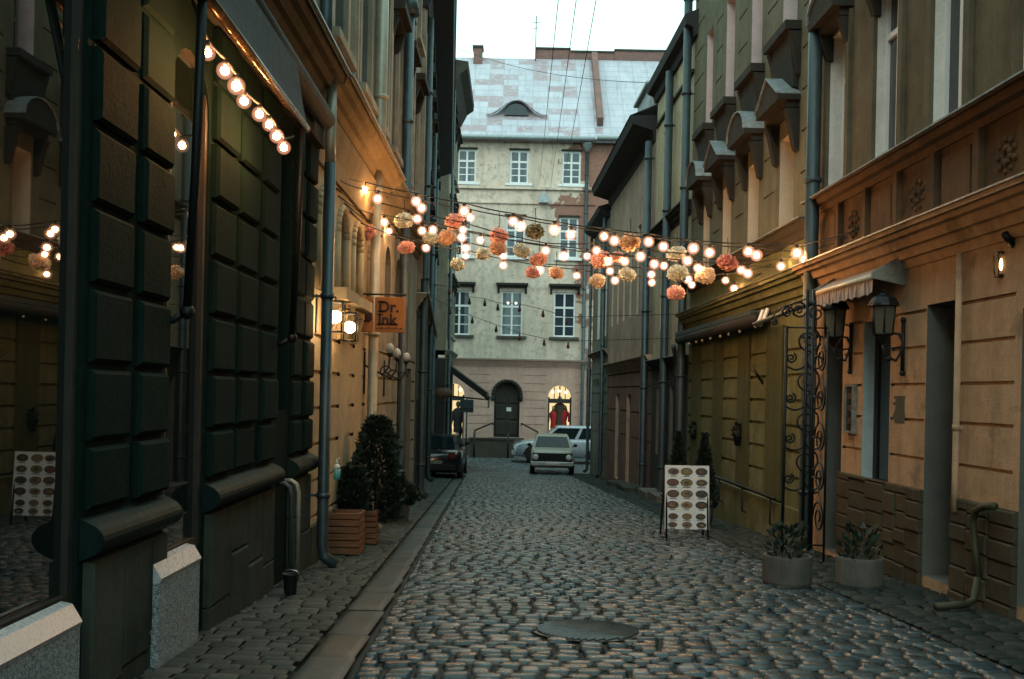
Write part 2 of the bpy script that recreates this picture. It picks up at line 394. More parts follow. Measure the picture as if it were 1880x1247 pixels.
def cornice(B, F, s0, s1, zt, h, n, mat, name='cornice', steps=4, top=None):
    prof = [(-.03, zt - h)]
    for k in range(steps):
        a = n * ((k + .35) / steps) ** 1.2; za = zt - h + h * k / steps; zb = zt - h + h * (k + 1) / steps
        prof += [(a, za), (a + n * .1, zb - h * .05 / steps)]
    prof += [(n, zt - h * .12), (n, zt), (-.03, zt)]
    mb = MB(); mb.profile(F, s0, s1, prof, 0)
    if top: mb.box(F, s0, s1, zt + .002, zt + .018, -.03, n + .02, 1)
    return mb.build(name, [M[mat], M[top or mat]], B)
def hood(B, F, s0, s1, z, kind, n=.28, h=.35, mat='hood'):
    mb = MB(); m = (s0 + s1) / 2
    if kind == 'tri': poly = [(s0, z), (s1, z), (s1, z + .07), (m, z + h), (s0, z + .07)]
    elif kind == 'seg': poly = [(s0, z), (s1, z)] + [(m + (s1 - m) * math.cos(math.pi * k / 8), z + .07 + (h - .07) * math.sin(math.pi * k / 8)) for k in range(9)]
    else: poly = [(s0, z), (s1, z), (s1, z + .12), (s0, z + .12)]
    mb.prism(F, poly, -.02, n)
    mb.box(F, s0 + .05, s1 - .05, z - .09, z - .002, -.02, n * .6)
    for x in (s0 + .06, s1 - .16): mb.profile(F, x, x + .1, [(-.02, z - .4), (.05, z - .38), (n * .55, z - .13), (n * .55, z - .092), (-.02, z - .092)])
    if kind != 'flat':
        prof = poly[2:]
        for (a, za), (b, zb) in zip(prof, prof[1:]):
            mb.add([F.p(a, za + .004, -.02), F.p(b, zb + .004, -.02), F.p(b, zb + .004, n + .03), F.p(a, za + .004, n + .03),
                    F.p(a, za + .02, -.02), F.p(b, zb + .02, -.02), F.p(b, zb + .02, n + .03), F.p(a, za + .02, n + .03)],
                   [(0, 1, 2, 3), (4, 5, 6, 7), (0, 1, 5, 4), (2, 3, 7, 6), (1, 2, 6, 5), (3, 0, 4, 7)], 1)
    return mb.build('window_hood', [M[mat], M['tin_edge']], B)

# ------------------------------------------------------------------ ground
def sheet(name, label, xs, ys, dz, mat):
    mb = MB(); nx = len(xs)
    for y in ys: mb.v += [Vector((x, y, gz(y) + dz)) for x in xs]
    for j in range(len(ys) - 1):
        for i in range(nx - 1):
            mb.f.append([j * nx + i, j * nx + i + 1, (j + 1) * nx + i + 1, (j + 1) * nx + i]); mb.m.append(0); mb.sm.append(False)
    o = mb.build(name, M[mat]); return tag(o, label, kind='structure')
sheet('ground', 'dark earth showing in the joints between the paving stones', [-150, -12, -3, 3, 12, 150], [-60, 0, 20, 39.8, 60, 260], -.028, 'ground')
def XK(Y): return -1.0 - .025 * Y          # outer edge of the kerb strip
def XR(Y): return 4.1 - .027 * Y
def stones(name, label, cells, mat, tones, dome=.018, jit=.006, grid=3, kind='structure', drop=.02, tilt=1.0):
    vs, fs, tn = [], [], []
    for (x0, x1, y0, y1, hz) in cells:
        mx, my = (x0 + x1) / 2, (y0 + y1) / 2; hx, hy = (x1 - x0) / 2, (y1 - y0) / 2
        if hx < .015 or hy < .015: continue
        o = len(vs); h = hz + random.uniform(-jit, jit); tx, ty = random.uniform(-.05, .05), random.uniform(-.06, .09)
        G = [-1, -.88, -.55, .55, .88, 1] if grid > 3 else [-1, -.75, .75, 1]
        K = len(G); wob = [random.uniform(-.1, .1) * min(1, tilt) for _ in range(8)]; dm = dome * random.uniform(.6, 1.3)
        for b in G:
            for a in G:
                rr = a * a * b * b
                aa = a * (1 - .10 * min(1, tilt) * rr + wob[0] * b * .35 + wob[1] * .25 * (abs(a) > .8)); bb = b * (1 - .10 * min(1, tilt) * rr + wob[2] * a * .35 + wob[3] * .25 * (abs(b) > .8))
                edge = max(abs(a), abs(b)); z = -dm * (a ** 4 * .5 + b ** 4 * .5 + a * a * .25 + b * b * .25) - (drop if edge > .99 else 0)
                x, y = mx + aa * hx, my + bb * hy
                vs.append((x, y, gz(y) + h + z + (tx * a * hx + ty * b * hy) * tilt))
        for j in range(K - 1):
            for i in range(K - 1): fs.append((o + j * K + i, o + j * K + i + 1, o + (j + 1) * K + i + 1, o + (j + 1) * K + i))
        t = random.choice(tones); k = random.uniform(.7, 1.3); tn += [(t[0] * k, t[1] * k, t[2] * k, 1)] * (K * K)
    me = bpy.data.meshes.new(name); me.from_pydata(vs, [], fs)
    me.polygons.foreach_set('use_smooth', [True] * len(fs))
    at_ = me.color_attributes.new('tone', 'FLOAT_COLOR', 'POINT'); at_.data.foreach_set('color', [c for q in tn for c in q])
    me.materials.append(M[mat]); o = bpy.data.objects.new(name, me); COL.objects.link(o)
    return tag(o, label, kind=kind)
TON = [(.040, .070, .085), (.05, .08, .10), (.08, .10, .112), (.022, .042, .052), (.145, .155, .165), (.047, .078, .097), (.10, .103, .105), (.018, .036, .044)]
cells = []; y = 1.5; row = 0
hole = (gp(1078, 1155).x, gp(1078, 1155).y)     # manhole cover
while y < 49.0:
    dy = random.uniform(.10, .132); x0 = XK(min(y, 42)) + .295 if y < 39.5 else -9.0; x1 = XR(y) - .95 if y < 38.6 else 9.0
    x = x0 - random.uniform(0, .12)
    while x < x1:
        dx = random.uniform(.125, .205)
        a, b = max(x, x0), min(x + dx, x1)
        w = .03 * math.sin(x * 1.3 + row * .02)
        if math.hypot((a + b) / 2 - hole[0], y + dy / 2 - hole[1]) > .405: cells.append((a + .008, b - .008, y + w + .007, y + w + dy - .007, 0.0))
        x += dx
    y += dy * 1.04 + .004; row += 1
stones('road', 'wet rounded cobblestones of the street between the two pavements', cells, 'cobble', TON, .010, .007, 4)
cells = []; y = 1.0
while y < 39.5:
    dy = random.uniform(.10, .125); x = -1.99 if y < 20 else -1.95 - (y - 20) * .0636; xe = XK(y) - .01; x -= random.uniform(0, .12)
    while x < xe:
        dx = random.uniform(.13, .2); cells.append((max(x, -3.2) + .006, min(x + dx, xe) - .004, y + .0035, y + dy - .0035, .035)); x += dx
    y += dy
stones('pavement', 'pavement of flat grey setts along the dark stone and yellow houses', cells, 'paver', [(.060, .070, .066), (.050, .062, .06), (.072, .078, .07), (.04, .052, .05)], .002, .0035, 3, drop=.010, tilt=.3)
cells = []; y = 1.0
while y < 39.5:
    dy = random.uniform(.5, .95); cells.append((XK(y + dy / 2) + .008, XK(y + dy / 2) + .275, y + .011, y + dy - .011, .025)); y += dy
stones('kerb', 'strip of long smooth kerb slabs beside the cobblestones', cells, 'kerb', [(.032, .052, .058), (.024, .04, .045), (.046, .058, .054), (.03, .047, .052)], .003, .005, 4, drop=.012, tilt=.2)
cells = []; y = 1.0
while y < 38.4:
    dy = random.uniform(.12, .17); x = XR(y) - .93; xe = XR(y) + .05
    while x < xe:
        dx = random.uniform(.15, .24); cells.append((x + .008, min(x + dx, xe) - .008, y + .007, y + dy - .007, .01)); x += dx
    y += dy
stones('pavement', 'pavement of uneven dark setts along the peach and olive houses', cells, 'paver_dark', [(.028, .037, .035), (.036, .043, .04), (.02, .03, .028)], .010, .006, 3, drop=.015, tilt=.7)
t_ = thing('manhole_cover', 'round ribbed iron manhole cover set in the cobblestones', 'manhole cover', (hole[0], hole[1], gz(hole[1]) - .01))
mb = MB(); c = t_.location
def gpt(x, y, dz): return Vector((x, y, gz(y) + dz))
ring = [gpt(hole[0] + 0.385 * math.cos(k * math.pi / 16), hole[1] + 0.385 * math.sin(k * math.pi / 16), -.012) for k in range(33)]
mb.tube(ring, .007, 6, caps=False); mb.build('frame', M['iron'], t_)
mb = MB(); vs = [gpt(hole[0] + 0.37 * math.cos(k * math.pi / 16), hole[1] + 0.37 * math.sin(k * math.pi / 16), -.012) for k in range(32)]
mb.add(vs, [tuple(range(32))])
for k in range(-9, 10):
    o_ = k * .038; L = math.sqrt(max(0, .35 ** 2 - o_ ** 2))
    pts = []
    for e in (-1, 1):
        x, y = o_ * .7 + e * L * .7, -o_ * .7 + e * L * .7
        pts.append(gpt(hole[0] + x, hole[1] + y, -.004))
    mb.tube(pts, .011, 5)
mb.build('lid', plain('worn_cast_iron', (.15, .16, .16), .4, metal=.2), t_)
print('ground done')
FL = Fr((-1.95, 0), (0, 1), (1, 0))
FL3 = line_frame((-1.95, 20), (-3.0, 36.5), 'L')
FL4 = line_frame((-2.5, 37), (-2.5, 42), 'L')
FR = line_frame((4.1, 0), (4.1 - .027 * 40, 40), 'R')
FF = Fr((0, 50), (1, 0), (0, -1))

# ---- dark rusticated house, near left
B = thing('townhouse', 'dark green-grey stone house with pillowed blocks and large mirror-like shop windows', 'building', (-1.95, 3, -1.6))
w1 = dict(s0=1.6, s1=4.5, z0=-1.0, z1=2.15, d=.07); w2 = dict(s0=5.6, s1=6.3, z0=-1.0, z1=2.0, d=.06, arch=True); w3 = dict(s0=8.26, s1=8.66, z0=-.2, z1=2.1, d=.25)
mb = MB(); wall(mb, FL, -5, 9.6, -2.1, 2.3, [w1, w2, w3]); body(mb, FL, -5, 9.6, -2.1, 9, 6); mb.build('ground_floor_wall', M['dark_stone'], B)
for o in (w1, w2): window(B, FL, o, 1, 1, None, 'dark_frame', 'shop_glass', fw=.05, name='shop_window')
window(B, FL, w3, 1, 2, None, 'dark_frame', 'glass', fw=.04, name='window')
rows = [-.60, -.28, .08, .45, .82, 1.19, 1.56, 1.93, 2.3]
for pier in (((-3, -2.5), (-2.4, -1.9)), ((.3, .8), (.9, 1.4)), ((4.56, 5.03), (5.12, 5.56)), ((6.36, 6.86), (6.96, 7.46), (7.62, 8.1)), ((8.72, 9.08), (9.16, 9.56))):
    mb = MB()
    for a, b in zip(rows, rows[1:]):
        for s0, s1 in pier: mb.block(FL, s0, s1, a + .016, b - .016, .001, .045 + random.uniform(-.014, .012), .02)
    mb.box(FL, pier[0][0], pier[-1][1], rows[0] + .03, rows[-1] - .03, .0005, .002)
    mb.build('rustication', M['dark_stone'], B)
for s0, s1 in ((4.56, 5.56), (6.36, 8.1), (8.72, 9.56)):
    mb = MB(); pr = [(-.02, -.82)] + [(.03 + .085 * math.sin(math.pi * k / 8) ** .7, -.80 + .17 * k / 8) for k in range(9)] + [(-.02, -.61)]
    mb.profile(FL, s0 - .04, s1 + .04, pr); mb.build('base_moulding', M['moulding'], B)
for slabs in (((4.56, 4.93), (4.94, 5.3), (5.31, 5.56)), ((6.36, 6.83), (6.84, 7.27), (7.28, 7.7), (7.71, 8.1)), ((8.72, 9.15), (9.16, 9.56))):
  mb = MB()
  for s0, s1 in slabs:
    zm = random.uniform(-1.45, -1.15)
    mb.block(FL, s0, s1, -2.1, zm - .004, .001, .05 + random.uniform(-.008, .008), .012); mb.block(FL, s0, s1, zm + .004, -.822, .001, .05 + random.uniform(-.008, .008), .012)
  mb.box(FL, s0, s1, -2.1, -.83, .0004, .002)
  mb.build('plinth', M['plinth'], B)
for s0, s1 in ((1.6, 4.35), (5.33, 6.02)):
    mb = MB(); mb.box(FL, s0, s1, -2.1, -1.065, .0, .085)
    mb.profile(FL, s0, s1, [(.0, -1.064), (.085, -1.064), (.095, -1.04), (.05, -.965), (.0, -.955)], 1)
    mb.build('granite_sill', [M['granite'], M['granite_top']], B)
mb = MB(); mb.box(FL, -5, 9.6, 2.302, 2.62, -.5, .10); mb.box(FL, -5, 9.6, 2.622, 2.70, -.5, .14); mb.build('fascia', M['dark_wall'], B)
cornice(B, FL, -5, 9.6, 3.02, .32, .32, 'stone_ledge', top='tin_edge')
ups = [dict(s0=s, s1=s + .9, z0=3.75, z1=5.8, d=.16, m=1) for s in (1.2, 3.4, 5.7, 8.0)]
mb = MB(); wall(mb, FL, -5, 9.6, 3.022, 9, ups, mw=0); mb.build('upper_wall', [M['grey_upper'], M['grey_reveal']], B)
for o in ups:
    window(B, FL, o, 2, 2, .68, 'dull_frame'); hood(B, FL, o['s0'] - .15, o['s1'] + .15, 5.95, 'flat', .25)
    mb = MB(); mb.box(FL, o['s0'] - .12, o['s0'] - .001, 3.7, 5.85, -.01, .05); mb.box(FL, o['s1'] + .001, o['s1'] + .12, 3.7, 5.85, -.01, .05); mb.box(FL, o['s0'] - .16, o['s1'] + .16, 3.60, 3.698, -.01, .12); mb.build('window_surround', M['grey_upper'], B)
pipe(B, FL, 9.5, gz(9.6) , 2.15, .055, .17, 'pipe'); pipe(B, FL, 9.5, 2.15, 2.95, .05, .17, 'pipe_pale', False); pipe(B, FL, 9.0, 3.1, 9, .06, .2, 'pipe', False)

# ---- warm cream house, lit by two wall lamps
B = thing('townhouse', 'warm cream house with blind arches, lit by two square wall lamps', 'building', (-1.95, 12, -1.85))
ar = [dict(s0=s, s1=s + .62, z0=.98, z1=2.02, d=.12, arch=True) for s in (9.8, 10.88, 11.93, 13.2)]
gr = [(z, z + .04, a, b) for z in (.50, .14, -.22, -.58, -.94, -1.3) for a, b in ((9.75, 10.2), (10.75, 11.25), (11.9, 12.3), (12.9, 13.2), (13.7, 14.2))]
mb = MB(); wall(mb, FL, 9.602, 14.4, -2.3, 2.2, ar, gr); body(mb, FL, 9.602, 14.4, -2.3, 9)
for o in ar: mb.box(FL, o['s0'], o['s1'], o['z0'], o['z1'], -.14, -.118)
mb.build('ground_floor_wall', M['yellow_wall'], B)
for o in ar:       # arch surrounds
    mb = MB()
    r0, ms, zc = .31, (o['s0'] + o['s1']) / 2, o['z1'] - .31
    pts = [(ms - r0, o['z0'])] + [(ms - r0 * math.cos(math.pi * k / 12), zc + r0 * math.sin(math.pi * k / 12)) for k in range(13)] + [(ms + r0, o['z0'])]
    for (a, za), (b, zb) in zip(pts, pts[1:]):
        mb.tube([FL.p(a, za, .005), FL.p(b, zb, .005)], .045, 6)
    mb.build('arch_moulding', M['yellow_wall'], B)
for s in (10.3, 11.35): hood(B, FL, s, s + .85, .93, 'flat', .22, mat='yellow_wall')
mb = MB(); mb.box(FL, 9.602, 14.4, -2.3, -1.35, .001, .05); mb.build('plinth', M['plinth'], B)
mb = MB(); mb.profile(FL, 9.602, 14.4, [(-.5, 2.202), (.04, 2.202), (.06, 2.4), (.12, 2.6), (.13, 2.70), (-.5, 2.70)]); mb.build('frieze', M['cornice_l'], B)
cornice(B, FL, 9.602, 14.4, 3.02, .32, .34, 'cornice_l', top='tin_edge')
def upper(B, F, s0, s1, zs, ztop, wins, wm, rev, hoodmat='hood', kinds=('flat',), frame='dull_frame', pil=True, surround=None):
    ops = [dict(s0=a, s1=b, z0=c, z1=d, d=.16, m=1) for a, b, c, d in wins]
    mb = MB(); wall(mb, F, s0, s1, zs, ztop, ops); mb.build('upper_wall', [M[wm], M[rev]], B)
    for i, o in enumerate(ops):
        window(B, F, o, 2, 2, .68, frame); hood(B, F, o['s0'] - .14, o['s1'] + .14, o['z1'] + .1, kinds[i % len(kinds)], .24, mat=hoodmat)
        mb = MB(); a, b, c, d = o['s0'], o['s1'], o['z0'], o['z1']
        mb.box(F, a - .13, a - .001, c - .05, d + .08, -.01, .06); mb.box(F, b + .001, b + .13, c - .05, d + .08, -.01, .06); mb.box(F, a - .17, b + .17, c - .15, c - .052, -.01, .14)
        mb.build('window_surround', M[surround or wm], B)
    if pil:
        mb = MB(); xs = sorted({o['s0'] for o in ops}); xe = sorted({o['s1'] for o in ops})
        for a in [s0 + .12] + [(p + q) / 2 for p, q in zip(xe, xs[1:])] + [s1 - .12]: mb.box(F, a - .1, a + .1, zs + .05, ztop - .6, -.01, .07); mb.box(F, a - .04, a + .04, zs + .3, ztop - .8, -.01, .1)
        mb.build('pilaster', M[surround or wm], B)
upper(B, FL, 9.602, 14.4, 3.022, 9, [(10.2, 11.0, 3.7, 5.6), (12.0, 12.8, 3.7, 5.6), (13.3, 14.0, 3.7, 5.6), (10.2, 11.0, 6.6, 8.2), (12.0, 12.8, 6.6, 8.2), (13.3, 14.0, 6.6, 8.2)], 'grey_upper', 'grey_reveal')
pipe(B, FL, 13.05, gz(13.05), 2.9, .065, .12, 'pipe_pale'); pipe(B, FL, 13.05, 3.1, 9, .09, .14, 'pipe_pale', False)

# ---- grey house with the three globe lamps
B = thing('townhouse', 'narrow grey house with grooved ground floor beyond the orange hanging sign', 'building', (-1.95, 17, -2.1))
gr = [(z, z + .04, 14.5, 19.8) for z in (.52, .14, -.24, -.62, -1.0, -1.38)]
ar = [dict(s0=s, s1=s + .7, z0=1.0, z1=2.2, d=.2, arch=True, m=1) for s in (15.0, 16.4, 17.8)] + [dict(s0=18.2, s1=19.2, z0=-2.3, z1=.4, d=.35, m=1)]
mb = MB(); wall(mb, FL, 14.402, 20, -2.6, 2.6, ar, gr); body(mb, FL, 14.402, 20, -2.6, 9.2); mb.build('ground_floor_wall', [M['grey_upper'], M['grey_reveal']], B)
for o in ar[:3]: window(B, FL, o, 2, 1, None, 'dull_frame')
window(B, FL, ar[3], 2, 1, None, 'dark_frame', 'glass', name='door')
cornice(B, FL, 14.402, 20, 3.02, .4, .3, 'stone_ledge', top='tin_edge')
upper(B, FL, 14.402, 20, 3.022, 9.2, [(s, s + .75, a, b) for s in (15.0, 16.7, 18.4) for a, b in ((3.7, 5.6), (6.6, 8.4))], 'brown_upper', 'grey_reveal')
pipe(B, FL, 16.2, gz(16.2), 9.2, .08, .16, 'pipe')
mb = MB(); mb.tube([FL.p(16.2, 6.1, .16), FL.p(16.2, 6.5, .16)], [.16, .11], 10); mb.build('rain_head', M['pipe'], B)
mb = MB(); mb.box(FL, 14.4, 20.2, 9.2, 9.45, -3, .45); mb.build('eave', M['dark_eave'], B)

# ---- brown house with wide black eave
B = thing('townhouse', 'brown streaked house under a wide black overhanging eave', 'building', (-2.4, 28, -2.6))
L3 = 16.53
gf = [dict(s0=s, s1=s + .9, z0=-3.1, z1=-.2, d=.3, m=1) for s in (1.2, 4.4, 7.6, 10.8, 13.8)]
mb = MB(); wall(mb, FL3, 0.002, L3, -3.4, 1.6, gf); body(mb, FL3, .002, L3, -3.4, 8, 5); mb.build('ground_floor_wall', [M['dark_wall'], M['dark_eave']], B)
for o in gf: window(B, FL3, o, 2, 2, None, 'dark_frame', 'glass', name='door')
cornice(B, FL3, .002, L3, 1.95, .34, .22, 'stone_ledge', top='tin_edge')
upper(B, FL3, .002, L3, 1.952, 8, [(s, s + .7, a, b) for s in (1.0, 3.0, 5.0, 7.0, 9.0, 11.0, 13.0, 15.0) for a, b in ((2.6, 4.4), (5.4, 7.1))], 'brown_upper', 'cream_reveal', frame='dull_frame')
mb = MB(); mb.profile(FL3, -.3, L3 + .1, [(-.4, 7.6), (.12, 7.6), (.2, 7.85), (.62, 8.0), (.66, 8.22), (-.4, 8.3)]); mb.build('eave', M['dark_eave'], B)
mb = MB(); mb.profile(FL3, -.3, L3 + .1, [(.6, 8.23), (.68, 8.23), (-2.5, 10.6), (-2.5, 10.5)]); mb.build('roof', M['dark_eave'], B)
pipe(B, FL3, .35, gz(20.3), 7.6, .08, .14, 'pipe_dark'); pipe(B, FL3, 8.0, gz(28), 7.6, .07, .14, 'pipe_dark'); pipe(B, FL3, 13.6, gz(33.5), 7.6, .06, .14, 'pipe')

# ---- corner house, left
B = thing('townhouse', 'tall grey corner house seen past the black eave, with a dark shop awning', 'building', (-2.5, 38, -3.1))
gf = [dict(s0=.6, s1=1.6, z0=-3.1, z1=-.4, d=.3, m=1), dict(s0=2.6, s1=4.2, z0=-2.6, z1=-.2, d=.3, m=1)]
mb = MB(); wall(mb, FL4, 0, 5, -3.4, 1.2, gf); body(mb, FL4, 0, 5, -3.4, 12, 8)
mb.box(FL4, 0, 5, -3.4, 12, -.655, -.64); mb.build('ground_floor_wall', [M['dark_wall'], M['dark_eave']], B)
for o in gf: window(B, FL4, o, 2, 1, None, 'dark_frame', 'glass', name='door')
cornice(B, FL4, 0, 5, 1.5, .3, .2, 'stone_ledge', top='tin_edge')
upper(B, FL4, 0, 5, 1.502, 12, [(s, s + .8, a, b) for s in (.6, 2.1, 3.6) for a, b in ((2.2, 4.2), (5.2, 7.2), (8.4, 10.2))], 'grey_upper', 'grey_reveal', pil=False)
mb = MB(); mb.profile(FL4, -.3, 5.3, [(-.4, 11.2), (.1, 11.2), (.35, 11.7), (.62, 11.9), (.64, 12.15), (-.4, 12.3)]); mb.build('eave', M['hood'], B)
pipe(B, FL4, .15, gz(37), 11.2, .06, .12, 'pipe')

# ---- peach house, near right
B = thing('townhouse', 'peach house with grooved ground floor, rusty frieze panels and white window reveals', 'building', (3.9, 8, -1.7))
SA = 12.45
d1 = op(FR, 1700, 1757, 560, 1090, 1705, d=.5, m=1); d1['z0'] = -1.62
n1 = op(FR, 1585, 1634, 592, 885, 1590, d=.17, m=2)
n2 = op(FR, 1516, 1547, 600, 1000, 1512, d=.3, m=1); n2['z0'] = -1.8
n3 = dict(s0=6.2, s1=7.62, z0=-1.55, z1=.72, d=.45, m=1)
n4 = dict(s0=3.2, s1=4.6, z0=-.6, z1=.72, d=.3, m=1)
gr = []
for z in (-.93, -.56, -.2, .14, .49, .83):
    for a, b in ((-4, 3.1), (4.7, 6.1), (7.72, d1['s0'] - .02), (d1['s1'] + .02, n1['s0'] - .03), (n1['s1'] + .03, n2['s0'] - .05)): gr.append((z, z + .03, a, b))
mb = MB(); wall(mb, FR, -5, SA, -2.3, 1.3, [d1, n1, n2, n3, n4], gr); body(mb, FR, -5, SA, -2.3, 9)
mb.build('ground_floor_wall', [M['r1_wall'], M['grey_reveal'], M['blue_reveal']], B)
window(B, FR, d1, 1, 1, None, 'dark_frame', 'glass', name='door'); window(B, FR, n1, 1, 1, None, 'dark_frame', 'glass', fw=.03)
window(B, FR, n2, 1, 2, None, 'dark_frame', 'glass', name='door'); window(B, FR, n3, 2, 2, None, 'dark_frame', 'glass', name='door'); window(B, FR, n4, 2, 2, .7, 'dark_frame')
M['rubble'] = plaster('brown_rubble_plinth', (.10, .08, .05), (.055, .048, .033), (.14, .11, .075), streak=.35, bump=.6)
zpl = on(FR, 1620, 882)[1]
for a, b in ((-5, 6.2), (7.62, d1['s0']), (d1['s1'], n2['s0'])):
    x = a; mb = MB()
    while x < b:
        L = random.uniform(.25, .55); z = -2.3
        while z < zpl - .02:
            h = random.uniform(.12, .22); mb.block(FR, x + .004, min(x + L, b) - .004, z + .004, min(z + h, zpl) - .004, .001, .045 + random.uniform(-.012, .014), .012); z += h
        x += L
    mb.box(FR, a, b, -2.29, zpl - .01, .0004, .003); mb.build('stone_plinth', M['rubble'], B)
cornice(B, FR, -5, SA, 1.62, .34, .30, 'r1_wall', top='tin_edge')
mb = MB(); wall(mb, FR, -5, SA, 1.64, 2.28, []); 
for s in [x * .82 - 4 for x in range(21)]:
    if s < SA - .1: mb.box(FR, s - .05, s + .05, 1.65, 2.27, -.01, .06); 
for k, s in enumerate([x * .82 - 3.59 for x in range(20)]):
    if s < SA - .3:
        if k % 2: mb.box(FR, s - .26, s + .26, 1.76, 2.18, -.01, .03)
        else:
            for q in range(18): a_ = q * .698; r_ = .06 if q % 2 else .13; mb.ball(FR.p(s + r_ * math.cos(a_), 1.96 + r_ * math.sin(a_), .004), random.uniform(.02, .035), 8, 5)
mb.build('frieze', M['rust_frieze'], B)
cornice(B, FR, -5, SA, 2.42, .14, .2, 'rust_frieze', 'window_ledge', 2, top='tin_edge')
u1 = op(FR, 1513, 1547, 100, 335, 1530, d=.2, m=1); u2 = op(FR, 1598, 1643, -90, 290, 1612, d=.14, m=1); u3 = op(FR, 1703, 1764, -200, 222, 1715, d=.14, m=1)
us = [u1, u2, u3]
for o in us: o['z0'] = 2.5; o['z1'] = 4.35
for k in (1, 2, 3): us.append(dict(u3, s0=u3['s0'] - 1.55 * k, s1=u3['s1'] - 1.55 * k))
us += [dict(o, z0=6.2, z1=8.0) for o in us[:3]]
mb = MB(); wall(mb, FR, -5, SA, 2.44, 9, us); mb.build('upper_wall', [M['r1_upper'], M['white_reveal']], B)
for i, o in enumerate(us):
    window(B, FR, o, 2, 1, .72, 'white_frame', fw=.05)
    hood(B, FR, o['s0'] - .12, o['s1'] + .12, o['z1'] + .12, 'seg', .25)
    mb = MB(); a, b, c, d = o['s0'], o['s1'], o['z0'], o['z1']
    mb.box(FR, a - .1, a - .001, c, d + .1, -.01, .045); mb.box(FR, b + .001, b + .1, c, d + .1, -.01, .045); mb.build('window_surround', M['r1_upper'], B)
pipe(B, FR, SA - .3, gz(12.2), 9, .085, .16, 'pipe_dark', name='drainpipe')
s, _ = on(FR, 1768, 700); pipe(B, FR, s, -.95, 1.28, .028, .05, 'r1_wall', False, name='conduit')

# ---- olive house
B = thing('townhouse', 'olive yellow house with pilaster strips below and dark pedimented windows above', 'building', (3.65, 16, -2.05))
SB = 20.15
PIL = [(on(FR, b, 700)[0], on(FR, a, 700)[0]) for a, b in ((1272, 1288), (1312, 1328), (1357, 1378), (1410, 1440))]
PIL = [(a, b) if b > a else (b, a) for a, b in PIL]
bd = sorted([SA + .2] + [x for p in PIL for x in p] + [SB - .1])
gr = [(z, z + .045, a + .01, b - .01) for z in (.62, .28, -.06, -.4, -.74, -1.08) for a, b in zip(bd[::2], bd[1::2])]
mb = MB(); wall(mb, FR, SA + .002, SB, -2.7, 1.3, [], gr); body(mb, FR, SA + .002, SB, -2.7, 9); mb.build('ground_floor_wall', M['r2_wall'], B)
mb = MB()
for a, b in PIL: mb.box(FR, a, b, -1.42, 1.0, .001, .035)
mb.build('pilaster', M['r2_pil'], B)
mb = MB(); mb.box(FR, SA + .2, SB, -2.7, -1.45, .001, .06); mb.build('plinth', M['r2_wall'], B)
mb = MB(); mb.tube([FR.p(13.6, -1.38, .12), FR.p(19.6, -1.38, .12)], .025, 8)
for s in (13.8, 15.3, 16.8, 18.3, 19.4): mb.tube([FR.p(s, -1.38, .12), FR.p(s, -1.75, .12), FR.p(s, -1.78, .04)], .015, 6)
mb.build('rail', M['iron'], B)
cornice(B, FR, SA + .002, SB, 1.62, .4, .28, 'r2_wall', top='r2_upper')
mb = MB(); wall(mb, FR, SA + .002, SB, 1.64, 2.07, []); mb.build('frieze', M['r2_wall'], B)
cornice(B, FR, SA + .002, SB, 2.26, .18, .22, 'hood', 'window_ledge', 2, top='tin_edge')
strips = [(1424, 1450, 1), (1367, 1386, 1), (1321, 1336, 1), (1286, 1297, 1)]
WS = []
for a, b, _ in strips:
    p, q = on(FR, b, 700)[0], on(FR, a, 700)[0]; p, q = min(p, q), max(p, q); WS.append((p, q))
us = [dict(s0=p, s1=q, z0=2.3, z1=3.62, d=.34, m=1) for p, q in WS] + [dict(s0=p, s1=q, z0=5.02, z1=6.9, d=.3, m=2) for p, q in WS]
gr = [(z, z + .03, a, b) for z in (2.95, 3.5, 4.05, 4.6, 5.15, 5.7, 6.25, 6.8, 7.35, 7.9) for a, b in zip(sorted([SA + .1] + [x + e for p, q in WS for x, e in ((p, -.28), (q, .28))] + [SB - .05])[::2], sorted([SA + .1] + [x + e for p, q in WS for x, e in ((p, -.28), (q, .28))] + [SB - .05])[1::2])]
mb = MB(); wall(mb, FR, SA + .002, SB, 2.28, 9, us, gr); mb.build('upper_wall', [M['r2_upper'], M['cream_reveal'], M['pink_reveal']], B)
for i, o in enumerate(us):
    window(B, FR, o, 2, 2, .68, 'dull_frame')
    a, b, c, d = o['s0'], o['s1'], o['z0'], o['z1']
    if i < 4:
        hood(B, FR, a - .22, b + .22, d + .34, 'tri' if i % 2 == 0 else 'seg', .30, .42)
        for z_ in (d + .02,): 
            for x in (a - .2, b + .06): mb = MB(); mb.profile(FR, x, x + .14, [(-.02, d - .35), (.06, d - .3), (.15, d + .1), (.2, d + .22), (-.02, d + .22)]); mb.build('console', M['hood'], B)
    else:
        mb = MB(); mb.box(FR, a - .2, b + .2, c - .12, c - .002, -.01, .22)
        for x in (a - .2, b + .06): mb.profile(FR, x, x + .14, [(-.02, c - .75), (.05, c - .7), (.12, c - .3), (.17, c - .142), (-.02, c - .142)])
        mb.profile(FR, a - .12, b + .12, [(-.02, c - .9), (.07, c - .85), (.14, c - .142), (-.02, c - .142)]); mb.build('window_sill', M['hood'], B)
pipe(B, FR, SB - .05, gz(20), 9, .085, .16, 'pipe_dark')

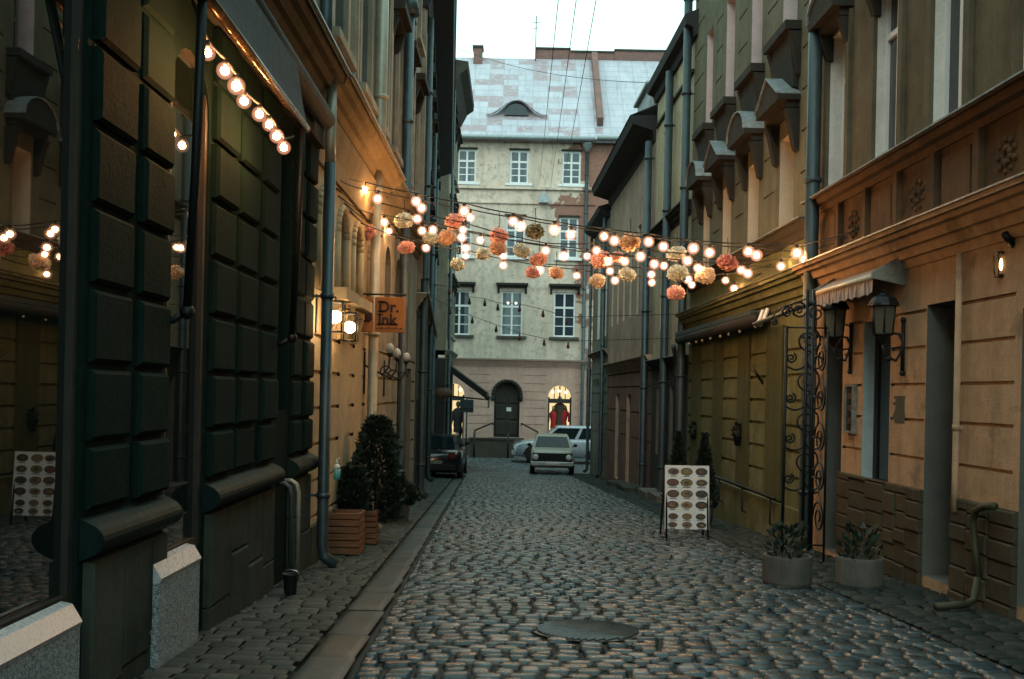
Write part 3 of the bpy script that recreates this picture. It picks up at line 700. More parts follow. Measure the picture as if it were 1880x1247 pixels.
# ---- cream house
B = thing('townhouse', 'tall pale cream house between two dark drainpipes, with small arched windows', 'building', (3.5, 22, -2.3))
SCN = 24.5
WS = [(20.75, 21.45), (22.9, 23.6)]
us = [dict(s0=p, s1=q, z0=1.55, z1=3.35, d=.22, m=1, arch=True) for p, q in WS] + [dict(s0=p, s1=q, z0=4.3, z1=6.2, d=.22, m=1) for p, q in WS]
gf = [dict(s0=21.2, s1=22.1, z0=-2.5, z1=.2, d=.3, m=1), dict(s0=23.0, s1=23.8, z0=-1.4, z1=.2, d=.3, m=1)]
mb = MB(); wall(mb, FR, SB + .002, SCN, -2.9, .6, gf); body(mb, FR, SB + .002, SCN, -2.9, 7.4); mb.build('ground_floor_wall', [M['dark_wall'], M['grey_reveal']], B)
window(B, FR, gf[0], 1, 3, None, 'dark_frame', 'glass', name='door'); window(B, FR, gf[1], 2, 2, None, 'dark_frame')
cornice(B, FR, SB + .002, SCN, .82, .22, .18, 'hood', top='tin_edge')
mb = MB(); wall(mb, FR, SB + .002, SCN, .822, 7.4, us); mb.build('upper_wall', [M['r3_wall'], M['cream_reveal']], B)
for o in us: window(B, FR, o, 2, 2, .68, 'dull_frame')
cornice(B, FR, SB + .002, SCN, 3.98, .3, .2, 'hood', 'window_ledge', 3)
mb = MB(); mb.box(FR, SB + .002, SCN, 6.55, 6.62, -.01, .05); mb.build('string_course', M['hood'], B)
mb = MB(); mb.profile(FR, SB - .3, SCN + .12, [(-.4, 7.2), (.06, 7.2), (.1, 7.35), (.24, 7.42), (.28, 7.6), (-2.4, 8.8), (-2.4, 8.6)]); mb.build('eave', M['dark_eave'], B)
pipe(B, FR, 22.15, gz(22), 7.2, .09, .14, 'pipe_dark')
mb = MB(); mb.tube([FR.p(20.9, -2.3, .1), FR.p(20.9, .55, .1), FR.p(20.7, .8, .16), FR.p(20.2, 1.0, .3)], .05, 8); mb.build('side_pipe', M['pipe'], B)
for s, w_ in ((21.65, .55), (23.2, .6)): mb = MB(); mb.box(FR, s - w_, s + w_, gz(s) - .1, gz(s) + .16, .001, .42); mb.build('doorstep', M['concrete'], B)

# ---- red brown low house
B = thing('townhouse', 'low red-brown house with streaked plaster under a deep black eave', 'building', (3.3, 29, -2.7))
SD = 33.4
WS = [(25.4 + 1.35 * k, 25.95 + 1.35 * k) for k in range(6)]
us = [dict(s0=p, s1=q, z0=2.2, z1=4.6, d=.1, m=1) for p, q in WS]
mb = MB(); wall(mb, FR, SCN + .002, SD, 1.02, 6.6, us); body(mb, FR, SCN + .002, SD, -3.2, 6.6); mb.build('upper_wall', [M['r4_wall'], M['cream_reveal']], B)
for o in us: window(B, FR, o, 2, 2, .7, 'dull_frame')
gf = [dict(s0=p, s1=p + .8, z0=-2.6, z1=0, d=.15, m=1) for p in (25.6, 28.0, 30.4)]
mb = MB(); wall(mb, FR, SCN + .002, SD, -3.3, .6, gf, [(z, z + .04, 24.6, SD) for z in (.2, -.5, -1.2)]); mb.build('ground_floor_wall', [M['r4_low'], M['r4_wall']], B)
for o in gf: window(B, FR, o, 2, 3, None, 'dark_frame', 'glass', name='door')
cornice(B, FR, SCN + .002, SD, 1.0, .36, .2, 'r4_wall')
mb = MB(); mb.profile(FR, SCN + .15, SD + .3, [(-.4, 6.3), (.03, 6.3), (.08, 6.55), (.58, 6.7), (.64, 6.9), (-.4, 6.95)]); mb.build('eave', M['dark_eave'], B)
rf = MB(); rf.profile(FR, SCN + .15, SD + .3, [(.62, 6.91), (.66, 6.91), (-3, 8.5), (-3, 8.3)]); rf = rf.build('roof', M['dark_eave'], B)
mb = MB(); mb.box(FR, 30.4, 31.2, 6.9, 8.15, -.9, -.3); mb.box(FR, 30.32, 31.28, 8.152, 8.27, -.98, -.22); mb.build('chimney', M['dark_wall'], rf)
mb = MB(); mb.box(FR, 25.2, 27.2, 7.2, 7.85, -.9, .1); mb.box(FR, 25.1, 27.3, 7.852, 7.92, -1, .2); mb.build('roof_hatch', M['tin_edge'], rf)
pipe(B, FR, SCN + .25, gz(24.7), 6.3, .09, .16, 'pipe'); 
for s, w_ in ((26.2, .7), (28.6, .4)): mb = MB(); mb.box(FR, s - w_, s + w_, gz(s) - .1, gz(s) + .13, .001, .5); mb.build('doorstep', M['plinth'], B)

# ---- green grey end house
B = thing('townhouse', 'narrow green-grey house at the right end of the street, by the silver car', 'building', (3.15, 36, -2.95))
SE = 38.4
us = [dict(s0=p, s1=p + .7, z0=2.0, z1=5.0, d=.12, m=1) for p in (34.1, 36.1)]
mb = MB(); wall(mb, FR, SD + .002, SE, 1.52, 6.2, us); body(mb, FR, SD + .002, SE, -3.3, 6.2, 7); mb.build('upper_wall', [M['r5_wall'], M['white_reveal']], B)
for o in us: window(B, FR, o, 2, 3, .7, 'white_frame')
mb = MB(); wall(mb, FR, SD + .002, SE, -3.3, 1.3, [], [(z, z + .04, SD, SE) for z in (.7, 0, -.7, -1.4)]); mb.build('ground_floor_wall', M['r5_wall'], B)
cornice(B, FR, SD + .002, SE, 1.5, .2, .16, 'stone_ledge', top='tin_edge')
mb = MB()
for k in range(6): mb.box(FR, 33.9 + k * .7, 34.1 + k * .7, .32, .55, -.005, .03)
mb.build('vent', M['dark_frame'], B)
mb = MB(); mb.profile(FR, SD + .31, SE + .2, [(-.4, 6.0), (.03, 6.0), (.35, 6.2), (.4, 6.35), (-3, 7.4), (-3, 7.2)]); mb.build('eave', M['dark_eave'], B)
pipe(B, FR, SD + .5, gz(34), 6.0, .07, .14, 'pipe'); pipe(B, FR, SE - .08, gz(38.2), 6.0, .06, .12, 'pipe')

M['curtain'] = plain('net_curtain', (.17, .18, .18), .9)
lit = emit('warm_lit_shop_interior', (1, .74, .36), .85); litw = emit('shop_lamp_and_reflection', (1, .9, .72), 5)
# ---- pale house closing the street
B = thing('townhouse', 'pale peeling house closing the street, with white windows and a sheet metal roof', 'building', (0, 50, -3.15))
EZ = on(FF, 960, 238)[1]; GZ1 = on(FF, 950, 660)[1]
def fw_(px0, px1, pyt, pyb): 
    o = op(FF, px0, px1, pyt, pyb, d=.16, m=1); return o
f3 = [fw_(928, 962, 276, 337), fw_(1024, 1058, 277, 340)]; f2 = [fw_(923, 958, 397, 472), fw_(1020, 1057, 400, 476)]; f1 = [fw_(917, 957, 535, 617), fw_(1014, 1053, 537, 621)]
al = []
for fl in (f3, f2, f1):
    z0, z1 = fl[0]['z0'], fl[0]['z1']; wd = fl[0]['s1'] - fl[0]['s0']; c0 = (fl[0]['s0'] + fl[0]['s1']) / 2; sp = (fl[1]['s0'] + fl[1]['s1']) / 2 - c0
    for k in range(-4, 4): al.append((dict(s0=c0 + sp * k - wd / 2, s1=c0 + sp * k + wd / 2, z0=z0, z1=z1, d=.14, m=1), fl is f1, k))
mb = MB(); wall(mb, FF, -13.5, 10.5, GZ1, EZ, [a for a, _, _ in al]); mb.build('upper_wall', [M['far_wall'], M['white_reveal']], B)
for o, first, k in al:
    window(B, FF, o, 2, 3, .66, 'white_frame', 'glass_blue', fw=.085, bar=.045)
    mb = MB(); mb.box(FF, o['s0'] - .2, o['s1'] + .2, o['z0'] - .13, o['z0'] - .002, -.01, .16); mb.build('window_sill', M['far_plinth'] if first else M['white_frame'], B)
    if k % 3 != 1:
        cw = (o['s1'] - o['s0']) * (.2 if k % 2 else .13); mb = MB(); mb.box(FF, o['s0'] + .08, o['s0'] + .08 + cw, o['z0'] + .08, o['z1'] - .08, -.1215, -.119); mb.box(FF, o['s1'] - .08 - cw, o['s1'] - .08, o['z0'] + .08, o['z1'] - .08, -.1215, -.119); mb.build('curtain', M['curtain'], B)
    if first and k == 0:
        for e in (-.2, .2): mb = MB(); mb.ball(FF.p((o['s0'] + o['s1']) / 2 + e, o['z0'] + (o['z1'] - o['z0']) * .74, -.1), .055, 8, 6); mb.build('chandelier_reflection', litw, B)  # chandelier reflection in this window, imitated by two glowing balls before the pane
    if first: hood(B, FF, o['s0'] - .25, o['s1'] + .25, o['z1'] + .28, 'flat', .3)
    else:
        mb = MB(); mb.box(FF, o['s0'] - .06, o['s1'] + .06, o['z1'] + .002, o['z1'] + .09, -.01, .06); mb.build('lintel', M['hood'], B)
for py, h, n in ((343, .14, .14), (372, .07, .08)):
    z = on(FF, 950, py)[1]; mb = MB(); mb.box(FF, -13.5, 4.0, z - h, z, -.01, n); mb.build('string_course', M['far_wall'], B)
door = op(FF, 908, 955, 702, 803, d=.35, m=1, arch=True); sw = op(FF, 1007, 1050, 708, 800, d=.6, m=1, arch=True); sl = op(FF, 812, 853, 704, 812, d=.6, m=1, arch=True)
gr = []
for py in (675, 690, 705, 720, 735, 750, 765, 780):
    z = on(FF, 940, py)[1]
    ed = [-13.4, sl['s0'] - .15, sl['s1'] + .15, door['s0'] - .2, door['s1'] + .2, sw['s0'] - .15, sw['s1'] + .15, 3.7]
    gr += [(z, z + .05, a, b) for a, b in zip(ed[::2], ed[1::2])]
mb = MB(); wall(mb, FF, -13.5, 3.72, -3.4, GZ1 - .4, [door, sw, sl], gr); mb.build('ground_floor_wall', [M['far_low'], M['dark_frame']], B)
mb = MB(); body(mb, FF, -13.5, 10.5, -3.4, EZ, 9); mb.build('core_wall', M['far_wall'], B)
cornice(B, FF, -13.5, 4.0, GZ1 - .002, .39, .32, 'far_low', top='tin_edge')
mb = MB(); wall(mb, FF, 3.98, 10.5, -3.4, GZ1 - .002, []); mb.build('side_wall', M['blue_reveal'], B)
mb = MB(); mb.box(FF, -13.5, door['s0'] - .3, -3.4, on(FF, 880, 805)[1], .001, .12); mb.box(FF, door['s1'] + .3, 3.7, -3.4, on(FF, 1000, 812)[1], .001, .12); mb.build('plinth', M['far_plinth'], B)
# arched door
dmb = MB(); a, b, c, d = door['s0'], door['s1'], door['z0'], door['z1']
dmb.box(FF, a, b, c, d, -.34, -.3)
for k in range(2):
    x0 = a + (b - a) * k / 2 + .06; x1 = a + (b - a) * (k + 1) / 2 - .06
    for z0, z1 in ((c + .1, c + .8), (c + .9, c + 1.6), (c + 1.7, c + 2.1)): dmb.block(FF, x0, x1, z0, z1, -.30, -.26, .03)
dr = dmb.build('door', M['dark_frame'], B)
mb = MB(); mb.box(FF, (a + b) / 2 - .02, (a + b) / 2 + .22, c + 1.3, c + 1.5, -.262, -.25); mb.build('notice', M['white_frame'], dr)
amb = MB(); ms = (a + b) / 2; r0 = (b - a) / 2 + .07; zc = d - (b - a) / 2
pts = [(ms - r0, zc - .3)] + [(ms - r0 * math.cos(math.pi * k / 14), zc + r0 * math.sin(math.pi * k / 14)) for k in range(15)] + [(ms + r0, zc - .3)]
for (p, zp), (q, zq) in zip(pts, pts[1:]): amb.tube([FF.p(p, zp, .02), FF.p(q, zq, .02)], .09, 6)
amb.build('arch_moulding', M['hood'], B)
for x0, x1 in ((on(FF, 872, 790), on(FF, 905, 776)), (on(FF, 957, 777), on(FF, 987, 793))):
    mb = MB(); mb.tube([FF.p(x0[0], x0[1], .35), FF.p(x1[0], x1[1], .35)], .04, 8)
    for x in (x0, x1): mb.tube([FF.p(x[0], x[1], .35), FF.p(x[0], x[1] - .1, .0)], .03, 6)
    mb.build('handrail', M['iron'], B)
for k in range(3):
    mb = MB(); mb.box(FF, a - .5 + k * .12, b + .5 - k * .12, -3.4, -3.12 + c * 0 + (k + 1) * (c + 3.12) / 3 - .01, .122, .95 - k * .28); mb.build('step', M['far_plinth'], B)
for o, dim in ((sw, 0), (sl, 1)):
    a, b, c, d = o['s0'], o['s1'], o['z0'], o['z1']; zc = d - (b - a) / 2; ms = (a + b) / 2
    mb = MB(); mb.box(FF, a, a + .08, c, zc, -.2, -.12); mb.box(FF, b - .08, b, c, zc, -.2, -.12); mb.box(FF, a + .08, b - .08, zc - .3, zc - .08, -.2, -.118)
    mb.box(FF, ms - .03, ms + .03, zc - .08, d - .02, -.2, -.12); mb.box(FF, a + .08, b - .08, c, c + .14, -.2, -.118)
    for g in (.55, 2.6): mb.box(FF, ms + (b - a) * .5 * math.cos(g) * .55 - .02, ms + (b - a) * .5 * math.cos(g) * .55 + .02, zc - .08, d - .1, -.2, -.122)
    w = mb.build('shop_window', M['dark_frame'], B)
    mb = MB(); mb.box(FF, a, b, c, d, -.6, -.57); mb.build('lit_interior', lit, w)
    mb = MB()
    for q in (-.28, 0, .28) if not dim else (-.2, .3): mb.ball(FF.p(ms + q * (b - a), zc + .25 + (.06 if q == 0 else 0), -.45), .075, 10, 6)
    mb.build('shop_lamp', litw, w)
    for q, cm, sc_ in (((-.2, (.02, .02, .025), 1.0), (.22, (.025, .02, .02), 1.15)) if dim else ((-.24, (.55, .03, .03), .8), (.2, (.5, .02, .03), .85), (.02, (.08, .05, .03), 1.1))):
        mb = MB(); p0 = FF.p(ms + q * (b - a), c + .16, -.38); mb.lathe(p0, [(.1, 0), (.17, .02), (.2, .35), (.17, .65), (.24, .95), (.26, 1.18), (.19, 1.3), (.07, 1.36)], 12, 0, True, (1, .6))
        for e in (-1, 1): mb.tube([p0 + Vector((e * .23, 0, 1.2)), p0 + Vector((e * .31, 0, .95)), p0 + Vector((e * .29, -.05, .62))], [.075, .065, .05], 8)
        mb.ball(p0 + Vector((0, 0, 1.52)), .12, 10, 8, 1, (.9, 1, 1.2)); mb.tube([p0 + Vector((0, 0, 1.3)), p0 + Vector((0, 0, 1.45))], .06, 8, 1)
        for v in mb.v: v -= p0; v *= sc_; v += p0
        mb.build('mannequin', [plain('display_clothes', cm, .8), plain('mannequin_skin', (.2, .15, .12) if dim else (.55, .42, .33), .6)], w)
# roof
mb = MB(); T = 5.35
def rp(s, t, up=0): return FF.p(s, EZ + t + up * .7, -t + up * .7)
mb.add([rp(-14, -.55), rp(11, -.55), rp(11, T), rp(-14, T), rp(-14, -.55, -.2), rp(11, -.55, -.2), rp(11, T, -.2), rp(-14, T, -.2)], [(0, 1, 2, 3), (4, 7, 6, 5), (0, 4, 5, 1), (3, 2, 6, 7), (0, 3, 7, 4), (1, 5, 6, 2)])
mb.add([rp(-14, T), rp(11, T), FF.p(11, EZ - 2, -14), FF.p(-14, EZ - 2, -14)], [(0, 1, 2, 3)])
rf = mb.build('roof', M['roof'], B)
mb = MB(); mb.tube([rp(-14, -.6, .06), rp(3.85, -.6, .06)], .11, 8); mb.tube([rp(3.95, -.6, .14), rp(11, -.6, .14)], .11, 8); mb.build('gutter', M['tin_edge'], B)
cornice(B, FF, -13.5, 10.5, EZ - .36, .3, .3, 'far_wall', 'eave', 3)
def onroof(px, py):
    d = ray(px, py); t = (EZ - 50 * d.z) / (d.z - 1); q = d * (50 + t); return q.x, t
# eyebrow dormer
x0, t0 = onroof(948, 214); mb = MB(); N = 16; lip = []; back = []
for k in range(N + 1):
    u = -1 + 2 * k / N; h = .78 * (math.cos(u * math.pi) + 1) / 2
    lip.append(rp(x0 + u * 1.55, t0) + Vector((0, -.12, h + .03))); back.append(rp(x0 + u * 1.35, t0 + 1.5 * h + .05, .03))
mb.add(lip + back, [(k, k + 1, N + 2 + k, N + 1 + k) for k in range(N)], 0, True); mb.tube(lip, .05, 6)
dm = mb.build('dormer', M['roof'], rf)
mb = MB(); vs = [rp(x0 + u * .62, t0, .0) + Vector((0, -.02, .02 + .62 * math.sqrt(max(0, 1 - u * u)))) for u in [x / 8 for x in range(-8, 9)]]
vs = [rp(x0 - .62, t0) + Vector((0, -.05, .05))] + [Vector((v.x, rp(0, t0).y - .05, v.z)) for v in vs] + [rp(x0 + .62, t0) + Vector((0, -.05, .05))]
mb.add(vs, [tuple(range(len(vs)))])
x1, t1 = onroof(948, 212); mb.build('pane', M['glass'], dm, recalc=False)
def roofbox(name, px0, px1, pyt, pyb, deep, mat, cap=None):
    xa, t = onroof(px0, pyb); xb, _ = onroof(px1, pyb); Yb = 50 + t; zt = ray((px0 + px1) / 2, pyt).z * Yb
    mb = MB(); mb.box(WF, xa, xb, EZ + t - .6, zt, Yb, Yb + deep)
    if cap: mb.box(WF, xa - .06, xb + .06, zt + .002, zt + .14, Yb - .06, Yb + deep + .06, 1)
    return mb.build(name, [M[mat], M['dark_wall']], rf)
roofbox('chimney', 869, 885, 88, 118, .7, 'brick', True)
for px0, px1, pyt in ((984, 1048, 91), (1048.5, 1128, 97), (1128.5, 1260, 95)):
    xa, xb = at(px0, 100, 55.4).x, at(px1, 100, 55.4).x; zt = ray((px0 + px1) / 2, pyt).z * 55.4; mb = MB(); mb.box(WF, xa, xb, EZ + T - .8, zt, 55.4, 56.2); mb.box(WF, xa - .02, xb - .01, zt + .002, zt + .1, 55.34, 56.26, 1); mb.build('firewall', [M['brick'], M['dark_wall']], rf)
xa, t0 = onroof(1096, 232); xb, _ = onroof(1107, 232); mb = MB()
mb.add([rp(xa, t0, -.1), rp(xb, t0, -.1), rp(xb, T, -.1), rp(xa, T, -.1), rp(xa, t0, .5), rp(xb, t0, .5), rp(xb, T, .5), rp(xa, T, .5)], [(0, 1, 2, 3), (4, 5, 6, 7), (0, 1, 5, 4), (2, 3, 7, 6), (0, 3, 7, 4), (1, 2, 6, 5)]); mb.build('firewall', M['brick'], rf)
p0 = at(983, 112, 55.2); mb = MB(); mb.tube([p0, p0 + Vector((0, 0, 2.5))], .03, 6); mb.tube([p0 + Vector((-.25, 0, 2.1)), p0 + Vector((.25, 0, 2.15))], .018, 5); mb.tube([p0 + Vector((-.18, 0, 1.8)), p0 + Vector((.18, 0, 1.83))], .018, 5); mb.build('antenna', M['iron'], rf)
s, _ = on(FF, 1073, 500); pipe(B, FF, s, -3.1, EZ - .7, .085, .16, 'pipe'); mb = MB(); mb.tube([FF.p(s, EZ - 1.1, .2), FF.p(s, EZ - .75, .2), FF.p(s, EZ - .5, .3)], [.1, .26, .26], 10); mb.build('rain_head', M['tin_edge'], B)
s2, z2 = on(FF, 998, 365); mb = MB(); mb.box(FF, s2 - .24, s2 + .24, z2 - .26, z2 + .05, .1, .45); mb.box(FF, s2 - .12, s2 + .12, z2 + .052, z2 + .3, .1, .3); mb.build('floodlight', M['tin_edge'], B)
print('buildings done')
# ------------------------------------------------------------------ string lights
CORE_E = 100.0
M['bulb'] = emit('glowing_bulb', (1, .50, .19), CORE_E)
def halomat():  # glowing volume that stands in for lens bloom around the bulbs
    t = NT('bulb_bloom_glow'); t.n.remove(t.b); v = t.node('ShaderNodeEmission'); v.inputs[0].default_value = (1, .42, .24, 1); v.inputs[1].default_value = 8.0
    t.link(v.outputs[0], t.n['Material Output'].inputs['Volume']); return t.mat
M['bulb_halo'] = halomat()
def mesh_of(mb, name, mat): 
    o = mb.build(name, mat); me = o.data; bpy.data.objects.remove(o); return me
ME_core = mesh_of(MB().ball((0, 0, 0), .036, 12, 8), 'light_bulb', M['bulb'])
ME_halo = mesh_of(MB().ball((0, 0, 0), .074, 16, 12), 'bloom_halo', M['bulb_halo'])  # added halo ball wider than the bulb, holds glow and no glass
ME_sock = mesh_of(MB().lathe((0, 0, 0), [(.012, .105), (.020, .10), (.022, .06), (.017, .045)], 8), 'socket', M['cable'])
def sub(name, me, parent, loc=(0, 0, 0), sc_=1):
    o = bpy.data.objects.new(name, me); COL.objects.link(o); o.parent = parent; o.location = loc; o.scale = (sc_,) * 3; return o
def string(label, bulbs, ends, group, name='string_light', scale=1.0):
    rs = random.Random(len(label))
    base = bulbs[0]; t = thing(name, label, 'string lights', base, group)
    tops = [b + Vector((0, 0, .10 * scale)) for b in bulbs]; pts = []
    chain = [ends[0]] + tops + [ends[1]]
    for a, b in zip(chain, chain[1:]):
        for k in range(6):
            u = k / 6; p = a.lerp(b, u); p.z -= .10 * (a - b).length * .35 * 4 * u * (1 - u) * .5; pts.append(p)
    pts.append(chain[-1]); mb = MB(); mb.tube(pts, .0085, 5); mb.build('cable', M['cable'], t)
    for b in bulbs:
        lb = sub('light_bulb', ME_core, t, b - base, scale * rs.uniform(.88, 1.1)); sub('socket', ME_sock, lb); sub('bloom_halo', ME_halo, lb)
    return t
SL = [
 (12.2, [(669, 349), (764, 370), (852, 388), (942, 407), (1018, 422), (1109, 434), (1191, 444), (1273, 456), (1374, 462), (1463, 465)], (608, 312), 'highest festoon string of ten glowing bulbs, nearest of those crossing the street'),
 (12.6, [(693, 365), (774, 382), (863, 399), (956, 415), (1048, 431), (1128, 442), (1218, 453), (1303, 464), (1389, 469), (1477, 477)], (610, 326), 'second highest festoon string of ten glowing bulbs, ending by the drainpipe'),
 (13.5, [(685, 382), (766, 402), (850, 422), (1002, 460), (1095, 460), (1176, 471), (1262, 479), (1361, 496), (1434, 489)], (614, 346), 'festoon string of nine glowing bulbs, third crossing the street from above'),
 (13.9, [(705, 408), (795, 422), (882, 441), (1035, 470), (1117, 480), (1201, 485), (1281, 492), (1373, 502), (1448, 502)], (618, 360), 'festoon string of nine glowing bulbs, fourth crossing the street from above'),
 (14.9, [(714, 425), (775, 424), (848, 436), (1078, 470), (1147, 480), (1219, 488), (1289, 496)], (630, 374), 'festoon string of seven glowing bulbs with a wide gap in its middle'),
 (15.5, [(708, 437), (782, 455), (855, 456), (924, 470), (991, 496), (1120, 498), (1196, 504), (1263, 513), (1332, 515)], (640, 388), 'festoon string of nine glowing bulbs, second lowest over the street'),
 (16.1, [(855, 470), (924, 487), (1059, 506), (1129, 515), (1197, 519), (1270, 523), (1348, 530)], (660, 410), 'lowest festoon string of seven glowing bulbs over the street')]
for Y, pxs, le, lab in SL:
    bl = [at(x, y, Y) for x, y in pxs]
    s, z = on(FL, *le); xr = XR(Y - 1.2) - .02
    dz = (bl[-1].z - bl[-2].z) / max(.1, bl[-1].x - bl[-2].x)
    string(lab, bl, (FL.p(s, z, .02), Vector((xr, Y - 1.2, bl[-1].z + .1 + max(.02, min(.25, abs(dz) * .5)) * (xr - bl[-1].x)))), 'festoon strings crossing the street')
aw = [(381, 97), (413, 130), (434, 158), (448, 186), (476, 210), (494, 229), (508, 250), (521, 271)]
bl = [at(x, y, 1.60 * FPX / (CX - x)) for x, y in aw]
ME_core = mesh_of(MB().ball((0, 0, 0), .036, 12, 8), 'light_bulb', emit('awning_bulb_glow', (1, .46, .16), 300))
string('short string of eight bulbs under the dark awning bar on the stone house', bl, (bl[0] + Vector((0, -.3, .2)), bl[-1] + Vector((0, .3, .16))), 'awning light strings', scale=.66)
# unlit coloured garland lower down
M['dull_bulb'] = plain('dull_coloured_bulb', (.10, .02, .02), .3, var=.2); M['dull_bulb2'] = plain('dull_green_bulb', (.012, .03, .028), .3, var=.2)
ME_db = [mesh_of(MB().lathe((0, 0, 0), [(.012, .09), (.024, .07), (.026, .02), (.045, -.03), (.04, -.08), (.01, -.1)], 8), 'dull_bulb', m) for m in (M['dull_bulb'], M['dull_bulb2'])]
for lab, pts, Y, le in (('string of small unlit coloured bulbs strung above the ground floor windows', [(787, 550), (826, 571), (867, 588), (911, 604), (954, 619), (999, 629), (1043, 634)], 22, (770, 545)),
                    ('string of small unlit bulbs sagging between the upper windows of the street', [(825, 534), (862, 553), (890, 556), (914, 564), (954, 566), (997, 576), (1040, 590)], 21, (775, 520))):
    bl = [at(x, y, Y) for x, y in pts]; t = thing('string_light', lab, 'string lights', bl[0], 'unlit strings of small bulbs')
    s, z = on(FL3, *le); ch = [FL3.p(s, z, 0)] + [b + Vector((0, 0, .09)) for b in bl] + [Vector((XR(Y) - .01, Y, bl[-1].z + .2))]
    mb = MB(); mb.tube(ch, .006, 5); mb.build('cable', M['cable'], t)
    for k, b in enumerate(bl): sub('bulb', ME_db[(k * 5 // 3) % 2], t, b - bl[0], .8)

# ------------------------------------------------------------------ paper flower balls
def flower(col, seed):
    rnd = random.Random(seed); mb = MB(); n = 150
    for i in range(n):
        z = 1 - 2 * (i + .5) / n; r = math.sqrt(1 - z * z); a = i * 2.39996
        d = Vector((r * math.cos(a), r * math.sin(a), z)); d.x *= 1; c = Vector((d.x * .105, d.y * .105, d.z * .075)) * rnd.uniform(.8, 1.12)
        t = d.cross(Vector((0, 0, 1))); t = t.normalized() if t.length > .01 else Vector((1, 0, 0)); b = d.cross(t)
        g = rnd.uniform(0, 6.28); t, b = t * math.cos(g) + b * math.sin(g), b * math.cos(g) - t * math.sin(g)
        w = rnd.uniform(.02, .034); out = d * rnd.uniform(.008, .03)
        m = 1 if rnd.random() < .25 else 0
        mb.add([c - t * w - b * w * .6 + out * .3, c - b * w + out * 1.3, c + t * w - b * w * .5 + out * .2, c + t * w * .8 + b * w * .8 + out, c + b * w * 1.1 + out * .1, c - t * w * .9 + b * w * .7 + out * .9, c - d * .03],
               [(0, 1, 6), (1, 2, 6), (2, 3, 6), (3, 4, 6), (4, 5, 6), (5, 0, 6)], m)
    mb.ball((0, 0, 0), .085, 10, 6, 1, (1, 1, .72))
    return mb
def petal(name, c):
    t = NT(name); t.b.inputs['Base Color'].default_value = (*c, 1); t.b.inputs['Roughness'].default_value = .9
    t.b.inputs['Subsurface Weight'].default_value = .0; t.b.inputs['Specular IOR Level'].default_value = .1
    tl = t.node('ShaderNodeBsdfTranslucent'); tl.inputs[0].default_value = (*c, 1); m = t.node('ShaderNodeMixShader'); m.inputs[0].default_value = .4
    t.link(t.b.outputs[0], m.inputs[1]); t.link(tl.outputs[0], m.inputs[2]); t.link(m.outputs[0], t.n['Material Output'].inputs[0]); return t.mat
FC = {'coral': ((.92, .63, .58), (.85, .47, .42)), 'peach': ((.93, .70, .54), (.86, .56, .40)), 'cream': ((.82, .86, .80), (.56, .58, .50)), 'pale': ((.93, .82, .70), (.85, .64, .45)), 'dark': ((.22, .24, .18), (.6, .52, .32)), 'wine': ((.74, .40, .35), (.42, .17, .15)), 'brown': ((.90, .68, .48), (.45, .26, .16))}
ME_f = {}
for k, (a, b) in FC.items(): ME_f[k] = mesh_of(flower(k, hash(k) % 97 if False else len(k) * 7 + ord(k[0])), 'flower_ball', [petal(k + '_petal', a), petal(k + '_petal_shade', b)])
FB = [(667, 385, 13, 'peach', 34, 'peach paper flower ball beside the warm cream wall, nearest the left wall wires'), (677, 427, 13, 'coral', 34, 'coral paper flower ball hanging just above the hanging orange sign end'),
 (741, 405, 14, 'cream', 34, 'greyish cream paper flower ball in front of the rear drainpipe'), (746, 455, 14, 'coral', 30, 'coral paper flower ball beside the grey house, low on the left'),
 (790, 437, 14.5, 'cream', 28, 'cream paper flower ball touching a peach one, below two bulbs'), (820, 436, 14.5, 'peach', 34, 'peach paper flower ball touching a cream one on its left'),
 (835, 407, 14, 'coral', 36, 'large coral red paper flower ball above a peach and cream pair'), (840, 486, 15.5, 'cream', 27, 'cream yellow paper flower ball at the left edge of the pale house'),
 (887, 467, 15.5, 'cream', 28, 'cream paper flower ball under a single bulb before the pale wall'), (916, 433, 14, 'coral', 34, 'coral paper flower ball directly above a peach one, before the middle window'),
 (914, 455, 15, 'peach', 32, 'peach paper flower ball directly under a coral one'), (958, 460, 14.5, 'cream', 32, 'yellowish cream paper flower ball before the sill of the middle window'),
 (982, 425, 14, 'dark', 34, 'dark grey-green paper flower ball with cream rim between two windows'), (989, 476, 14.5, 'coral', 32, 'coral paper flower ball above a smaller coral one and a bulb'),
 (978, 500, 15.5, 'coral', 28, 'small coral paper flower ball touching a bulb, above the window hoods'), (1021, 501, 15.5, 'peach', 27, 'small peach paper flower ball alone above the right window hood'),
 (1156, 445, 13.5, 'brown', 38, 'peach paper flower ball with a dark brown middle, highest on the right'), (1103, 477, 14, 'coral', 37, 'biggest orange coral paper flower ball, by the corner of the end house'),
 (1133, 472, 15, 'coral', 28, 'small coral paper flower ball touching the biggest orange one'), (1097, 516, 15.5, 'pale', 29, 'pale peach paper flower ball lowest before the corner drainpipe'),
 (1152, 504, 15.5, 'cream', 30, 'cream paper flower ball low before the red-brown house'), (1242, 466, 14, 'cream', 36, 'cream paper flower ball directly above a yellower one'),
 (1245, 502, 14.5, 'cream', 38, 'yellow cream paper flower ball directly beneath another cream one'), (1241, 538, 15.5, 'coral', 32, 'coral paper flower ball hanging lowest of all, before the cream house'),
 (1295, 506, 14, 'pale', 37, 'pale peach paper flower ball with two bulbs above it, before the olive house'), (1335, 482, 13.3, 'wine', 40, 'dark wine red paper flower ball farthest to the right, before the olive house')]
